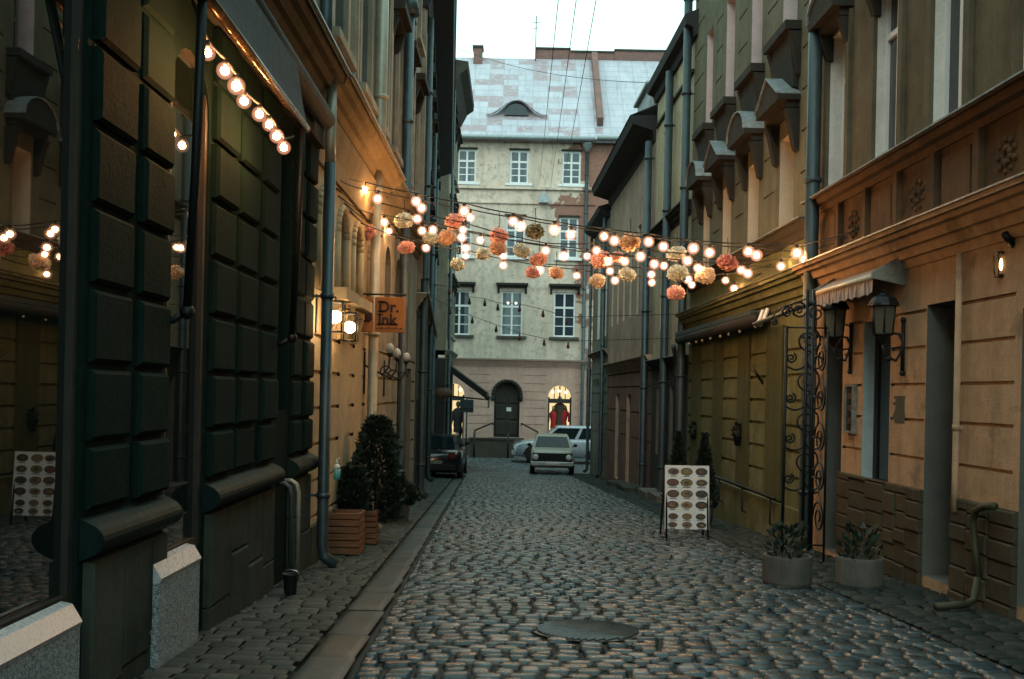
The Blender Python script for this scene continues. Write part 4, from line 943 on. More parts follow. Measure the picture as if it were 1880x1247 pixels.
for x, y, Y, k, wpx, lab in FB:
    p = at(x, y, Y); t = thing('flower_ball', lab, 'flower ball', p, 'paper flower balls hung among the bulbs')
    o = sub('petals', ME_f[k], t); s_ = wpx / FPX * Y / .25; o.scale = (s_, s_, s_ * random.uniform(.9, 1.1)); o.rotation_euler = (random.uniform(-.3, .3), random.uniform(-.3, .3), random.uniform(0, 6))
    mb = MB(); mb.tube([p + Vector((0, 0, .06)), p + Vector((.01, 0, .2)), p + Vector((0, 0, .33))], .005, 4); mb.build('hanging_thread', M['cable'], t)

# ------------------------------------------------------------------ overhead wires
for (a, Ya, b, lab) in (((1041, -160, ), 9, (990, 332), 'thin overhead wire running to the pale house, leftmost over the sheet roof'), ((1079, -160), 9, (1010, 345), 'thin overhead wire running to the pale house, middle one over the sheet roof'), ((1122, -160), 9, (1030, 352), 'thin overhead wire running to the pale house, rightmost over the sheet roof')):
    p, q = at(*a, Ya), at(*b, 49.8); mb = MB(); pts = []
    for k in range(15): u = k / 14; v = p.lerp(q, u); v.z -= .5 * 4 * u * (1 - u) * .3; pts.append(v)
    mb.tube(pts, .006, 5); tag(mb.build('overhead_wire', M['cable'], None, p), lab, 'wire', 'overhead wires to the pale house')
for a, b, lab in (((838, 88), (1190, 152), 'thin wire crossing before the sheet metal roof from eave to eave'),):
    p, q = at(*a, 34), at(*b, 23.5); mb = MB(); pts = [p.lerp(q, k / 10) - Vector((0, 0, .25 * 4 * k / 10 * (1 - k / 10))) for k in range(11)]
    mb.tube(pts, .007, 5); tag(mb.build('overhead_wire', M['cable'], None, p), lab, 'wire')

# ------------------------------------------------------------------ awnings
M['awn_dark'] = plain('dark_awning_fabric', (.016, .016, .016), .8); M['awn_bar'] = plain('brown_metal_bar', (.16, .10, .06), .22, metal=.7)
A0, A1 = 5.05, 7.55
t = thing('awning', 'half-folded dark drop-arm awning on the stone house with bulbs under its bar', 'awning', FL.p(6.2, 2.4, .2))
mb = MB(); mb.tube([FL.p(A0 - .15, 1.99, .35), FL.p(A1, 1.96, .35)], .03, 10); mb.build('front_bar', M['awn_bar'], t)
mb = MB(); mb.tube([FL.p(A0 - .2, 2.50, .2), FL.p(9.1, 2.45, .2)], .085, 12); mb.build('fabric_roll', M['awn_dark'], t)
mb = MB(); N = 6
for k in range(N):
    u, v = k / N, (k + 1) / N
    za, zb = 2.44 - .45 * u - .05 * math.sin(u * 3.1), 2.44 - .45 * v - .05 * math.sin(v * 3.1); na, nb = .27 + .08 * u, .27 + .08 * v
    mb.quad(FL.p(A0, za, na), FL.p(A1, za, na), FL.p(A1, zb, nb), FL.p(A0, zb, nb)); mb.quad(FL.p(A0, za, na + .006), FL.p(A1, za, na + .006), FL.p(A1, zb, nb + .006), FL.p(A0, zb, nb + .006))
mb.build('fabric', M['awn_dark'], t, recalc=False)
for s0, s1 in ((A0, 5.55), (A1 - .1, 8.2)):
    mb = MB(); mb.tube([FL.p(s0, 1.98, .34), FL.p((s0 + s1) / 2, 1.1, .24), FL.p(s1, .42, .13)], .026, 8); mb.tube([FL.p(s1, .42, .13), FL.p(s1, .36, .05), FL.p(s1, .36, .0)], .022, 8); mb.ball(FL.p(s1, .41, .13), .045, 8, 6); mb.build('arm', M['iron'], t)
p = FL.p(5.0, 2.15, .36); mb = MB(); mb.tube([p, p + Vector((0, 0, -.12))], .012, 6); mb.tube([p + Vector((.0, .02 * math.cos(k * .6), -.15 + .03 * math.sin(k * .6))) for k in range(11)], .007, 5); mb.build('crank_eye', M['chrome'], t)
def stripes(): 
    t = NT('striped_awning_cloth'); p = t.pos(); wv = t.node('ShaderNodeTexWave', bands_direction='Y'); wv.inputs['Scale'].default_value = 4.2; t.link(p, wv.inputs['Vector'])
    t.link(t.mix(t.ramp(wv.outputs['Fac'], (.45, 0), (.55, 1)), (.50, .42, .36), (.25, .18, .18)), t.b.inputs['Base Color']); t.b.inputs['Roughness'].default_value = .9; return t.mat
M['awn_stripe'] = stripes()
sa, sb = on(FR, 1660, 500)[0], on(FR, 1548, 520)[0]; zt = on(FR, 1660, 485)[1]
t = thing('awning', 'small folded striped awning with scalloped valance over the peach house doorway', 'awning', FR.p((sa + sb) / 2, zt, .2))
mb = MB(); mb.profile(FR, sa, sb, [(.0, zt), (.10, zt + .02), (.30, zt - .10), (.32, zt - .13), (.0, zt - .07)]); mb.build('fabric', M['awn_stripe'], t)
mb = MB(); mb.tube([FR.p(sa - .02, zt - .13, .31), FR.p(sb + .02, zt - .13, .31)], .026, 8); mb.build('front_bar', plain('cream_bar', (.72, .62, .45), .4, var=.1), t)
mb = MB(); NV = 26; vs = []
for k in range(NV + 1):
    s = sa + (sb - sa) * k / NV; n = .315 + .02 * math.sin(k * 1.9); drop = .13 + .035 * abs(math.sin(k * math.pi / 3.3))
    vs += [FR.p(s, zt - .15, .31), FR.p(s, zt - .15 - drop, n)]
mb.add(vs, [(2 * k, 2 * k + 1, 2 * k + 3, 2 * k + 2) for k in range(NV)]); mb.build('valance', M['awn_stripe'], t, recalc=False)
for s in (sa - .04, sb + .03):
    mb = MB(); mb.prism(Fr((FR.p(s, 0, 0).x, FR.p(s, 0, 0).y), FR.N, FR.D), [(0, zt - .22), (.09, zt - .2), (.34, zt - .15), (.34, zt - .09), (.1, zt + .05), (0, zt + .06)], -.012, .012); mb.build('bracket', M['dull_frame'], t)
p0, p1 = on(FR, 1388, 568), on(FR, 1222, 625)
t = thing('awning', 'long dark rolled awning on the olive house with white end brackets', 'awning', FR.p(17, 1.05, .2))
za = 1.12; s0, s1 = 14.3, 19.9
mb = MB(); mb.tube([FR.p(s0, za, .24), FR.p(s1, za, .24)], .10, 12); mb.build('fabric_roll', M['awn_dark'], t)
mb = MB(); mb.box(FR, s0, s1, za + .06, za + .13, .001, .33); mb.build('cassette', M['pipe_dark'], t)
for s in (s0 - .09, s0 - .32):
    mb = MB(); mb.tube([FR.p(s, za + .12, .16), FR.p(s - .05, za - .02, .22), FR.p(s + .03, za - .12, .26)], .028, 6); mb.build('bracket', M['white_frame'], t)
for k in range(7):
    mb = MB(); mb.ball(FR.p(15.2 + k * .62 + random.uniform(-.1, .1), za - .13, .26), .022, 6, 5); mb.build('clip', M['white_frame'], t)
mb = MB(); mb.tube([FR.p(11.0, 1.06, .5), FR.p(14.2, 1.04, .28)], .032, 8); tag(mb.build('awning_rail', M['pipe_dark'], None, FR.p(12.5, 1.05, .4)), 'dark metal bar slanting above the iron scroll trellis to the rolled awning', 'rail')
t = thing('awning', 'dark sloping awning sticking out over the lit shop by the corner house', 'awning', FL4.p(2.5, .9, .1))
a0, a1 = at(824, 680, 40), at(896, 733, 40)
mb = MB(); mb.add([Vector((a.x, y, a.z + d)) for y in (38.2, 41.5) for a in (a0, a1) for d in (0, .26)], [(0, 1, 3, 2), (4, 6, 7, 5), (0, 4, 5, 1), (2, 3, 7, 6), (0, 2, 6, 4), (1, 5, 7, 3)]); mb.build('fabric', M['awn_dark'], t)
mb = MB(); mb.tube([Vector((a1.x, 38.1, a1.z + .05)), Vector((a1.x, 41.6, a1.z + .05))], .09, 8)
mb.add([Vector((a1.x + .03, y, a1.z + d)) for y in (38.2, 41.5) for d in (.0, -.35)], [(0, 1, 3, 2)]); mb.build('valance', M['awn_dark'], t)
mb = MB(); mb.tube([Vector((a0.x - .1, 38.3, a0.z - 1.0)), Vector((a1.x - .1, 38.3, a1.z))], .03, 6); mb.build('arm', M['iron'], t)

# ------------------------------------------------------------------ lamps
M['lampglow'] = emit('glowing_lamp_globe', (1, .62, .30), 60)
for k, (px, py, lab) in enumerate(((616, 582, 'lit square wall lamp with white globe, nearer of two on the cream wall'), (642, 601, 'lit square wall lamp with white globe, farther of two on the cream wall'))):
    Y = 1.74 * FPX / (CX - px); p = at(px, py, Y); t = thing('wall_lamp', lab, 'wall lamp', Vector((-1.95, Y, p.z)), 'lit wall lamps on the cream house')
    h, w_ = .145, .078; mb = MB()
    for dx in (-1, 1):
        for dy in (-1, 1): mb.tube([p + Vector((dx * w_, dy * w_, -h)), p + Vector((dx * w_, dy * w_, h))], .007, 5)
    for dz in (-h, h):
        q = [p + Vector((dx * w_, dy * w_, dz)) for dx, dy in ((-1, -1), (1, -1), (1, 1), (-1, 1), (-1, -1))]; mb.tube(q, .007, 5)
    mb.box(WF, p.x - w_, p.x + w_, p.z + h - .01, p.z + h + .012, p.y - w_, p.y + w_); mb.build('cage', M['iron'], t)
    mb = MB(); mb.ball(p, .062, 12, 8); mb.build('globe', M['lampglow'], t)
    mb = MB(); mb.tube([p + Vector((0, 0, h)), p + Vector((0, 0, h + .05)), Vector((-1.96, p.y, p.z + h + .05))], .01, 6); mb.box(WF, -1.949, -1.935, p.z - .16, p.z + .22, p.y - .03, p.y + .03); mb.build('bracket', M['iron'], t)
M['milk'] = plain('milky_lamp_glass', (.38, .42, .44), .3, var=.05)
for px, py, lab in ((716, 640, 'unlit white globe on black scroll bracket, nearest of three by the sign'), (729, 649, 'unlit white globe on black scroll bracket, middle of three by the sign'), (746, 656, 'unlit white globe on black scroll bracket, farthest of three by the sign')):
    Y = 1.6 * FPX / (CX - px); p = at(px, py, Y); t = thing('wall_lamp', lab, 'wall lamp', Vector((-1.95, Y, p.z - .2)), 'unlit globe lamps on the grey house')
    mb = MB(); mb.ball(p, .058, 12, 8, 0, (1, 1, 1.2)); mb.build('globe', M['milk'], t)
    mb = MB(); mb.lathe(p + Vector((0, 0, -.11)), [(.015, 0), (.04, .03), (.045, .05)], 8)
    q = p + Vector((0, 0, -.1)); mb.tube([q, q + Vector((-.01, 0, -.14)), q + Vector((-.08, 0, -.24)), q + Vector((-.2, 0, -.2)), Vector((-1.945, q.y, q.z - .12))], .014, 6)
    mb.tube([q + Vector((-.05, 0, -.2)) + Vector((.07 * math.cos(k * .5), 0, .07 * math.sin(k * .5))) for k in range(10)], .010, 5); mb.tube([Vector((-1.94, q.y, q.z + .05)), Vector((-1.94, q.y, q.z - .5))], .014, 6); mb.build('bracket', M['iron'], t)
M['lantern_glass'] = glass('lantern_glass', (.11, .10, .075), .15, 1.5, .2)
def lantern(px, py, Y, lab, wpx):
    p = at(px, py, Y); q = wpx / FPX * Y / .27; wx = XR(Y); t = thing('wall_lantern', lab, 'lantern', Vector((wx, Y, p.z - .2)), 'black lanterns on the peach house')
    def hexa(r, z): return [p + Vector((math.cos(R(60 * k + 15)) * r * q, math.sin(R(60 * k + 15)) * r * q, z * q)) for k in range(6)]
    mb = MB(); lo, hi = hexa(.10, -.17), hexa(.125, .13)
    mb.add(lo + hi, [(k, (k + 1) % 6, 6 + (k + 1) % 6, 6 + k) for k in range(6)]); mb.build('glass', M['lantern_glass'], t)
    mb = MB()
    for a, b in zip(lo, hi): mb.tube([a, b], .011 * q, 5)
    mb.tube(lo + [lo[0]], .013 * q, 5); mb.tube(hi + [hi[0]], .014 * q, 5); mb.lathe(p + Vector((0, 0, -.23 * q)), [(.015 * q, -.05 * q), (.05 * q, 0), (.09 * q, .055 * q)], 6, 0, False); mb.build('frame', M['iron'], t)
    mb = MB(); mb.lathe(p, [(.155 * q, .125 * q), (.15 * q, .15 * q), (.115 * q, .21 * q), (.06 * q, .235 * q), (.05 * q, .25 * q), (.012 * q, .26 * q), (.02 * q, .28 * q), (.002, .30 * q)], 12, 0, False); mb.build('cap', M['iron'], t)
    mb = MB(); b = p + Vector((0, 0, -.27 * q)); wpt = Vector((wx, Y, b.z))
    mb.tube([b, b + Vector((.01, 0, -.06)), b + Vector((.05, 0, -.13)), b + Vector((.13, 0, -.16)), wpt + Vector((-.05, 0, -.09)), wpt + Vector((-.02, 0, .02)), wpt + Vector((-.06, 0, .1)), wpt + Vector((-.13, 0, .11))], .014, 6)
    mb.tube([b + Vector((.02, 0, -.05)), wpt + Vector((-.02, 0, -.02))], .01, 6); mb.ball(b + Vector((.06, 0, -.14)), .03, 8, 6)
    mb.tube([wpt + Vector((-.02, 0, .22)), wpt + Vector((-.02, 0, -.26))], .02, 8); mb.ball(wpt + Vector((-.02, 0, .24)), .03, 8, 6); mb.ball(wpt + Vector((-.02, 0, -.28)), .03, 8, 6); mb.build('bracket', M['iron'], t)
lantern(1622, 584, 9.75, 'large black lantern with arched cap on the peach wall beside the pale window', 48)
lantern(1532, 590, 11.15, 'black lantern partly hidden by the iron trellis, under the striped awning', 46)
p = at(1838, 486, 7.95); t = thing('wall_lamp', 'small wall lamp with a lit yellow flame bulb under the security camera', 'wall lamp', p + Vector((.12, 0, 0)))
mb = MB(); mb.lathe(p, [(.004, -.045), (.016, -.02), (.018, .005), (.003, .05)], 8); mb.build('flame_bulb', emit('flame_bulb_glow', (1, .66, .28), 16), t)
mb = MB()
for dx in (-1, 1):
    for dy in (-1, 1): mb.tube([p + Vector((dx * .035, dy * .035, -.08)), p + Vector((dx * .04, dy * .04, .08))], .005, 5)
mb.box(WF, p.x - .045, p.x + .045, p.z + .08, p.z + .1, p.y - .045, p.y + .045); mb.box(WF, p.x - .04, p.x + .04, p.z - .1, p.z - .08, p.y - .04, p.y + .04); mb.tube([p + Vector((0, 0, .1)), p + Vector((.03, 0, .14)), Vector((XR(p.y), p.y, p.z + .12))], .008, 5); mb.build('cage', M['iron'], t)
p = at(1856, 440, 7.75); t = thing('security_camera', 'dark security camera on a curled bracket, highest fitting on the peach wall', 'camera', Vector((XR(p.y), p.y, p.z)))
mb = MB(); mb.tube([p + Vector((-.06, -.02, .04)), p + Vector((.04, .04, -.04))], .03, 10); mb.build('body', M['iron'], t)
mb = MB(); mb.tube([p + Vector((.03, .03, -.03)), p + Vector((.06, .03, -.07)), Vector((XR(p.y) + .0, p.y, p.z - .06))], .012, 6); mb.ball(p + Vector((.06, 0, .06)), .03, 8, 6); mb.build('bracket', M['dull_frame'], t)

# ------------------------------------------------------------------ signs
def text(body, size, mat, parent, origin, xdir=(1, 0, 0), ext=.004):
    cu = bpy.data.curves.new('lettering', 'FONT'); cu.body = body; cu.size = size; cu.extrude = ext; cu.offset = .006
    tmp = bpy.data.objects.new('lettering', cu); COL.objects.link(tmp); dg = bpy.context.evaluated_depsgraph_get(); dg.update()
    me = bpy.data.meshes.new_from_object(tmp.evaluated_get(dg)); bpy.data.objects.remove(tmp)
    o = bpy.data.objects.new('lettering', me); COL.objects.link(o); me.materials.clear(); me.materials.append(mat); o.parent = parent
    base = Vector(); q = parent
    while q: base += q.location; q = q.parent
    o.location = Vector(origin) - base; o.rotation_euler = (R(90), 0, 0); return o
Y = 12.72; a, b = at(664, 545, Y), at(742, 611, Y); cx, cz = (a.x + b.x) / 2, (a.z + b.z) / 2; hw, hh = (b.x - a.x) / 2, (a.z - b.z) / 2
t = thing('hanging_sign', 'orange board lettered Dr. Ink hanging from a rod on the cream house', 'sign', (cx, Y, cz))
sign_m = plaster('rusty_orange_board', (.56, .20, .06), (.36, .115, .035), (.24, .075, .025), streak=.45, bump=.2); M['ink'] = plain('dark_red_brown_ink', (.05, .018, .012), .8)
BF2 = Fr((cx, Y), (1, 0), (0, -1))
mb = MB(); mb.block(BF2, -hw, -hw * .45, cz - hh, cz + hh, -.02, .02, .006); bl2 = mb.build('board', sign_m, t)
mb = MB(); mb.block(BF2, -hw * .37, hw, cz - hh, cz + hh, -.02, .02, .006); bd_ = mb.build('board', sign_m, t)
SFm = Fr((cx, Y - .021), (1, 0), (0, -1)); sz = hh * .86
text('Dr.', sz, M['ink'], bd_, (cx - hw * .20, Y - .025, cz + hh * .16)); text('Ink', sz, M['ink'], bd_, (cx - hw * .22, Y - .025, cz - hh * .56))
mb = MB(); e = hh * .05
for x, z in ((-.19, .16), (-.19, .71), (-.21, -.56), (-.21, -.01), (.0, -.56), (.27, -.56), (.47, -.56)): mb.box(SFm, hw * x - .012, hw * x + .065, cz + hh * z - e * .5, cz + hh * z + e, .001, .008)
mb.build('serif', M['ink'], bd_)
mb = MB(); mb.lathe(Vector((cx - hw * .72, Y - .024, cz - hh * .45)), [(.03, 0), (.065, .03), (.06, .15), (.022, .20), (.026, .23), (.04, .26)], 14, 0, True, (1, .1)); mb.tube([Vector((cx - hw * .66, Y - .027, cz + hh * .2)), Vector((cx - hw * .86, Y - .027, cz + hh * .75))], .008, 5)
mb.build('emblem', M['ink'], bl2)
mb = MB()
for k in range(11): mb.box(SFm, -hw * .28 + k * hw * .11, -hw * .28 + k * hw * .11 + .018, cz - hh * .83, cz - hh * .83 + .012 + .008 * (k % 3), .001, .006)
mb.build('small_lettering', M['ink'], bd_)
mb = MB(); mb.tube([Vector((-1.95, Y, cz + hh + .035)), Vector((cx + hw + .02, Y, cz + hh + .035))], .012, 6)
for x in (-.72, .8): mb.tube([Vector((cx + hw * x, Y, cz + hh + .035)), Vector((cx + hw * x, Y, cz + hh - .03))], .007, 5)
mb.build('rod', M['iron'], t)
p = at(814, 722, 36.0); t = thing('hanging_sign', 'brown oval sign hanging from the dark wall above the black car', 'sign', p)
mb = MB(); mb.lathe(Vector((0, 0, 0)), [(.30, -.025), (.32, 0), (.30, .025)], 20); mb.v = [p + Vector((v.x, v.z, v.y * .62)) for v in mb.v]; mb.build('board', plain('brown_oval_board', (.14, .075, .05), .6), t)
mb = MB(); mb.tube([p + Vector((-.6, 0, .3)), p + Vector((.3, 0, .3))], .02, 6); mb.tube([p + Vector((0, 0, .3)), p + Vector((0, 0, .18))], .012, 5); mb.build('rod', M['iron'], t)
p = at(857, 745, 44.5); g = gz(44.5); t = thing('road_sign', 'grey rectangular back of a road sign on a pole by the lit shop', 'sign', (p.x, 44.5, g))
mb = MB(); mb.tube([Vector((p.x, 44.5, g)), Vector((p.x, 44.5, p.z + .35))], .035, 8); mb.build('pole', M['pipe_dark'], t)
mb = MB(); mb.box(WF, p.x - .3, p.x + .3, p.z - .3, p.z + .27, 44.44, 44.47); mb.box(WF, p.x - .28, p.x + .28, p.z - .12, p.z - .08, 44.41, 44.44); mb.build('panel', M['pipe_dark'], t)
# menu board
bl_, br_, tl_, tr_ = gp(1222, 996), gp(1303, 997), None, None
Y = 13.35; a, b = at(1223, 855, Y), at(1302, 973, Y); cx = (a.x + b.x) / 2; hw = (b.x - a.x) / 2; z0, z1 = b.z, a.z; g = gz(Y)
t = thing('menu_board', 'white folding menu board with eighteen photographed dishes, standing on the cobbles', 'menu board', (cx, Y, g))
BFm = Fr((cx, Y), (1, 0), (0, -1)); tilt = .10
def bp(s, z, n): return BFm.p(s, z, n - (z - g) * tilt)
mb = MB(); vs = [bp(x, z, n) for n in (-.012, .012) for x, z in ((-hw, z0), (hw, z0), (hw, z1), (-hw, z1))]
mb.add(vs, [(3, 2, 1, 0), (4, 5, 6, 7), (0, 1, 5, 4), (1, 2, 6, 5), (2, 3, 7, 6), (3, 0, 4, 7)]); pn = mb.build('panel', plain('laminated_white_sheet', (.80, .76, .75), .3, var=.04), t)
dish = [(.16, .07, .04), (.22, .12, .055), (.06, .05, .035), (.18, .05, .035), (.10, .085, .045), (.26, .17, .07), (.07, .07, .03), (.12, .06, .05)]
dm_ = [plain('food_print_%s' % n, c, .5, var=.6, scale=70) for n, c in zip(('stew', 'pasta', 'pepper', 'tomato', 'herb', 'cheese', 'olive', 'beet'), dish)] + [plain('dark_plate_print', (.05, .05, .05), .5), plain('pale_plate_print', (.45, .42, .40), .5)]
mb = MB(); k = 0
for r_ in range(6):
    for c_ in range(3):
        s = hw * (-.64 + .64 * c_) + random.uniform(-.008, .008); hgt = z1 - z0; z = z1 - hgt * (.095 + .175 * r_) if r_ < 4 else z1 - hgt * (.80 + .13 * (r_ - 4))
        sc_ = 1.0 if r_ < 4 else .82
        for rx, rz, n, m in ((.083, .052, .0135, 9 if (k * 7) % 5 == 0 else 8), (.072, .042, .0155, (k * 5 + r_) % 8), (.036, .02, .0175, (k * 3 + 2) % 8)):
            o_ = (random.uniform(-.012, .012), random.uniform(-.006, .006)) if n > .017 else (0, 0)
            mb.add([bp(s + o_[0] + rx * sc_ * math.cos(q * .3927), z + o_[1] + rz * sc_ * math.sin(q * .3927), n) for q in range(16)], [tuple(range(16))], m)
        w_ = random.uniform(.03, .06); mb.add([bp(s + x, z + dz_, .014) for x, dz_ in ((-w_, -.068 * sc_), (w_, -.068 * sc_), (w_, -.058 * sc_), (-w_, -.058 * sc_))], [(0, 1, 2, 3)], 8); k += 1
mb.build('dish_print', dm_, pn, recalc=False)
for x in (-hw + .02, hw - .02):
    mb = MB(); mb.tube([bp(x, g, .03) + Vector((0, 0, 0)), bp(x, z1, -.02)], .014, 6); mb.build('leg', M['iron'], t)
    mb = MB(); mb.tube([BFm.p(x * 1.06, g, -.42), BFm.p(x * 1.02, z1, -(z1 - g) * tilt - .03)], .014, 6); mb.build('leg', M['iron'], t)
# menu case on the wall
a, b = on(FR, 1574, 705), on(FR, 1556, 795)
t = thing('menu_case', 'narrow framed notice case on the peach wall left of the pale window', 'notice case', FR.p(a[0], (a[1] + b[1]) / 2, 0))
s0, s1 = min(a[0], b[0]), max(a[0], b[0]); mb = MB()
mb.box(FR, s0, s0 + .03, b[1], a[1], .001, .05); mb.box(FR, s1 - .03, s1, b[1], a[1], .001, .05); mb.box(FR, s0 + .03, s1 - .03, b[1], b[1] + .03, .001, .048); mb.box(FR, s0 + .03, s1 - .03, a[1] - .03, a[1], .001, .048); mb.build('frame', M['dull_frame'], t)
mb = MB(); mb.box(FR, s0 + .03, s1 - .03, b[1] + .03, a[1] - .03, .001, .03); mb.build('glass', glass('case_glass', (.03, .028, .022), .2), t)
mb = MB()
for z in (.2, .45, .7): mb.box(FR, s0 + .07, s1 - .07, b[1] + (a[1] - b[1]) * z, b[1] + (a[1] - b[1]) * (z + .12), .0305, .033)
mb.build('sheet', plain('faded_paper', (.05, .038, .03), .8), t)
p = FR.p(9.82, on(FR, 1650, 755)[1], .002); mb = MB()
for k in range(9):
    z = -.12 + k * .03; w_ = .13 + random.uniform(-.02, .02); mb.box(FR, 9.72 + random.uniform(-.01, .01), 9.72 + w_ * 2, p.z + z, p.z + z + .0305, .0005 + k * .0001, .002 + k * .0001)
tag(mb.build('plaster_patch', plaster('grey_repair_plaster', (.13, .12, .09), (.10, .09, .07)), None, p), 'grey repair patch of bare plaster on the peach wall by the doorway', 'plaster patch')

# ------------------------------------------------------------------ plants
def leaves(center_fn, n, size, seed, up=.3):
    rnd = random.Random(seed); mb = MB()
    for _ in range(n):
        p, d = center_fn(rnd); t = Vector((rnd.uniform(-1, 1), rnd.uniform(-1, 1), rnd.uniform(-1, 1))).cross(d)
        if t.length < .01: continue
        t.normalize(); b = (d + Vector((0, 0, up)) + Vector((rnd.uniform(-.5, .5), rnd.uniform(-.5, .5), rnd.uniform(-.5, .5)))).normalized()
        s = size * rnd.uniform(.6, 1.3); mb.add([p - t * s * .35, p + b * s * .5 - t * s * .2, p + b * s, p + b * s * .55 + t * s * .3, p + t * s * .3], [(0, 1, 2, 3, 4)])
    return mb
def lump(c, rx, rz, shape, bump=.16):
    def f(rnd):
        u = rnd.random(); a = rnd.uniform(0, 6.283); r0 = shape(u); w = 1 + bump * math.sin(a * 3 + u * 9) + bump * .8 * math.sin(a * 5 - u * 17) + rnd.uniform(-.12, .12)
        r = rx * r0 * w * rnd.uniform(.72, 1.04); d = Vector((math.cos(a), math.sin(a), .35)); return c + Vector((math.cos(a) * r, math.sin(a) * r, (u - .0) * rz)), d
    return f
def stem(t, c, h, r=.025):
    mb = MB(); mb.tube([c, c + Vector((.01, 0, h * .5)), c + Vector((0, .01, h))], [r, r * .7, r * .3], 7)
    for k in range(5):
        a = k * 1.3; z = h * (.25 + .13 * k); mb.tube([c + Vector((0, 0, z)), c + Vector((math.cos(a) * .12, math.sin(a) * .12, z + .12))], [r * .4, r * .15], 5)
    mb.build('trunk', M['stem'], t)
p = Vector((-1.60, 11.9, gz(11.9) + .03)); zt = at(672, 766, 11.9).z
t = thing('evergreen_shrub', 'tall dense dark evergreen behind the slatted wooden boxes by the cream wall', 'shrub', p)
H = zt - p.z - .25
mb = leaves(lump(p + Vector((.0, 0, .25)), .25, H, lambda u: (.92 + .16 * math.sin(u * 5)) * (1 if u < .68 else max(.08, math.sqrt(max(0, 1 - ((u - .68) / .33) ** 2))))), 5200, .055, 3)
mb.build('foliage', M['leaf'], t); stem(t, p, H * .9, .035)
p2 = Vector((-1.78, 11.3, gz(11.3) + .03)); t = thing('evergreen_shrub', 'lower dark shrub squeezed between the drainpipe and the tall evergreen', 'shrub', p2)
leaves(lump(p2 + Vector((0, 0, .35)), .13, .55, lambda u: .5 + .6 * math.sin(u * math.pi)), 1100, .07, 5).build('foliage', M['leaf2'], t); stem(t, p2, .7)
p = gp(727, 964); p.z += .03; t = thing('potted_bush', 'small round bush in a square wooden tub beyond the tall evergreen', 'plant', p)
s_ = p.y / FPX; mb = MB(); hwb = 19 * s_
mb.box(WF, p.x - hwb, p.x + hwb, p.z, p.z + 34 * s_, p.y, p.y + hwb * 2)
for k in range(4): mb.box(WF, p.x - hwb - .01, p.x + hwb + .01, p.z + k * 8.6 * s_, p.z + (k * 8.6 + 7.6) * s_, p.y - .015, p.y - .002)
mb.build('tub', M['wood_dark'], t)
leaves(lump(Vector((p.x, p.y + hwb, p.z + 30 * s_)), 25 * s_, 52 * s_, lambda u: .25 + 1.0 * math.sin(min(1, u + .15) * math.pi) ** .7), 1700, .07, 8).build('foliage', M['leaf'], t)
# slatted boxes
for (x0, x1, Yb, py0, py1, lab, yaw) in ((594, 660, 10.45, 940, 1024, 'red-brown slatted wooden planter box, nearer and larger of two by the drainpipe', .06), (656, 690, 11.5, 940, 1001, 'red-brown slatted wooden planter box half hidden behind the nearer one', -.03)):
    a, b = at(x0, py0, Yb), at(x1, py1, Yb); g = gz(Yb) + .035; a.z = max(a.z, g + .4)
    a.x = max(a.x, -1.93)
    t = thing('planter_box', lab, 'planter', ((a.x + b.x) / 2, Yb, g), 'slatted planter boxes'); n = 6; w_ = (b.x - a.x); D = w_ * .95; hgt = a.z - g
    mb = MB()
    for k in range(n):
        z0 = g + .01 + k * (hgt - .01) / n; z1 = z0 + (hgt) / n - .012
        mb.block(Fr((a.x, Yb), (1, 0), (0, -1)), 0, w_, z0, z1, -.018, 0, .003); mb.block(Fr((a.x, Yb + D), (1, 0), (0, 1)), 0, w_, z0, z1, -.018, 0, .003)
        for x, nx in ((a.x, -1), (b.x, 1)): mb.block(Fr((x, Yb + .002), (0, 1), (nx, 0)), .02, D - .02, z0, z1, -.018, 0, .003)
    mb.build('slat', M['wood'], t)
    mb = MB()
    for x in (a.x + .035, b.x - .035):
        for y in (Yb + .035, Yb + D - .035): mb.box(WF, x - .015, x + .015, g, a.z - .005, y - .015, y + .015)
    mb.build('corner_post', M['wood_dark'], t)
    mb = MB(); mb.box(WF, a.x + .02, b.x - .02, g, a.z - .05, Yb + .02, Yb + D - .02); mb.build('soil', M['soil'], t)
# conical topiaries behind the menu board
for px, pyt, Yb, lab, rr in ((1294, 797, 15.6, 'dark cone-shaped conifer behind the right edge of the menu board', .19), (1246, 795, 16.6, 'dark narrow conifer behind the left edge of the menu board', .2)):
    zt = at(px, pyt, Yb).z; x = at(px, 800, Yb).x; g = gz(Yb) + .02; t = thing('potted_conifer', lab, 'plant', (x, Yb, g), 'conifers behind the menu board')
    mb = MB(); mb.lathe((x, Yb, g), [(.10, 0), (.14, .02), (.17, .28), (.175, .30), (.15, .30)], 14); mb.build('pot', M['concrete'], t)
    leaves(lump(Vector((x, Yb, g + .27)), rr * 1.1, zt - g - .27, lambda u: max(.04, (1 - u) ** .85 * 1.05), .08), 2300, .06, int(px), .8).build('foliage', M['leaf2'], t); stem(t, Vector((x, Yb, g + .2)), (zt - g) * .7, .02)
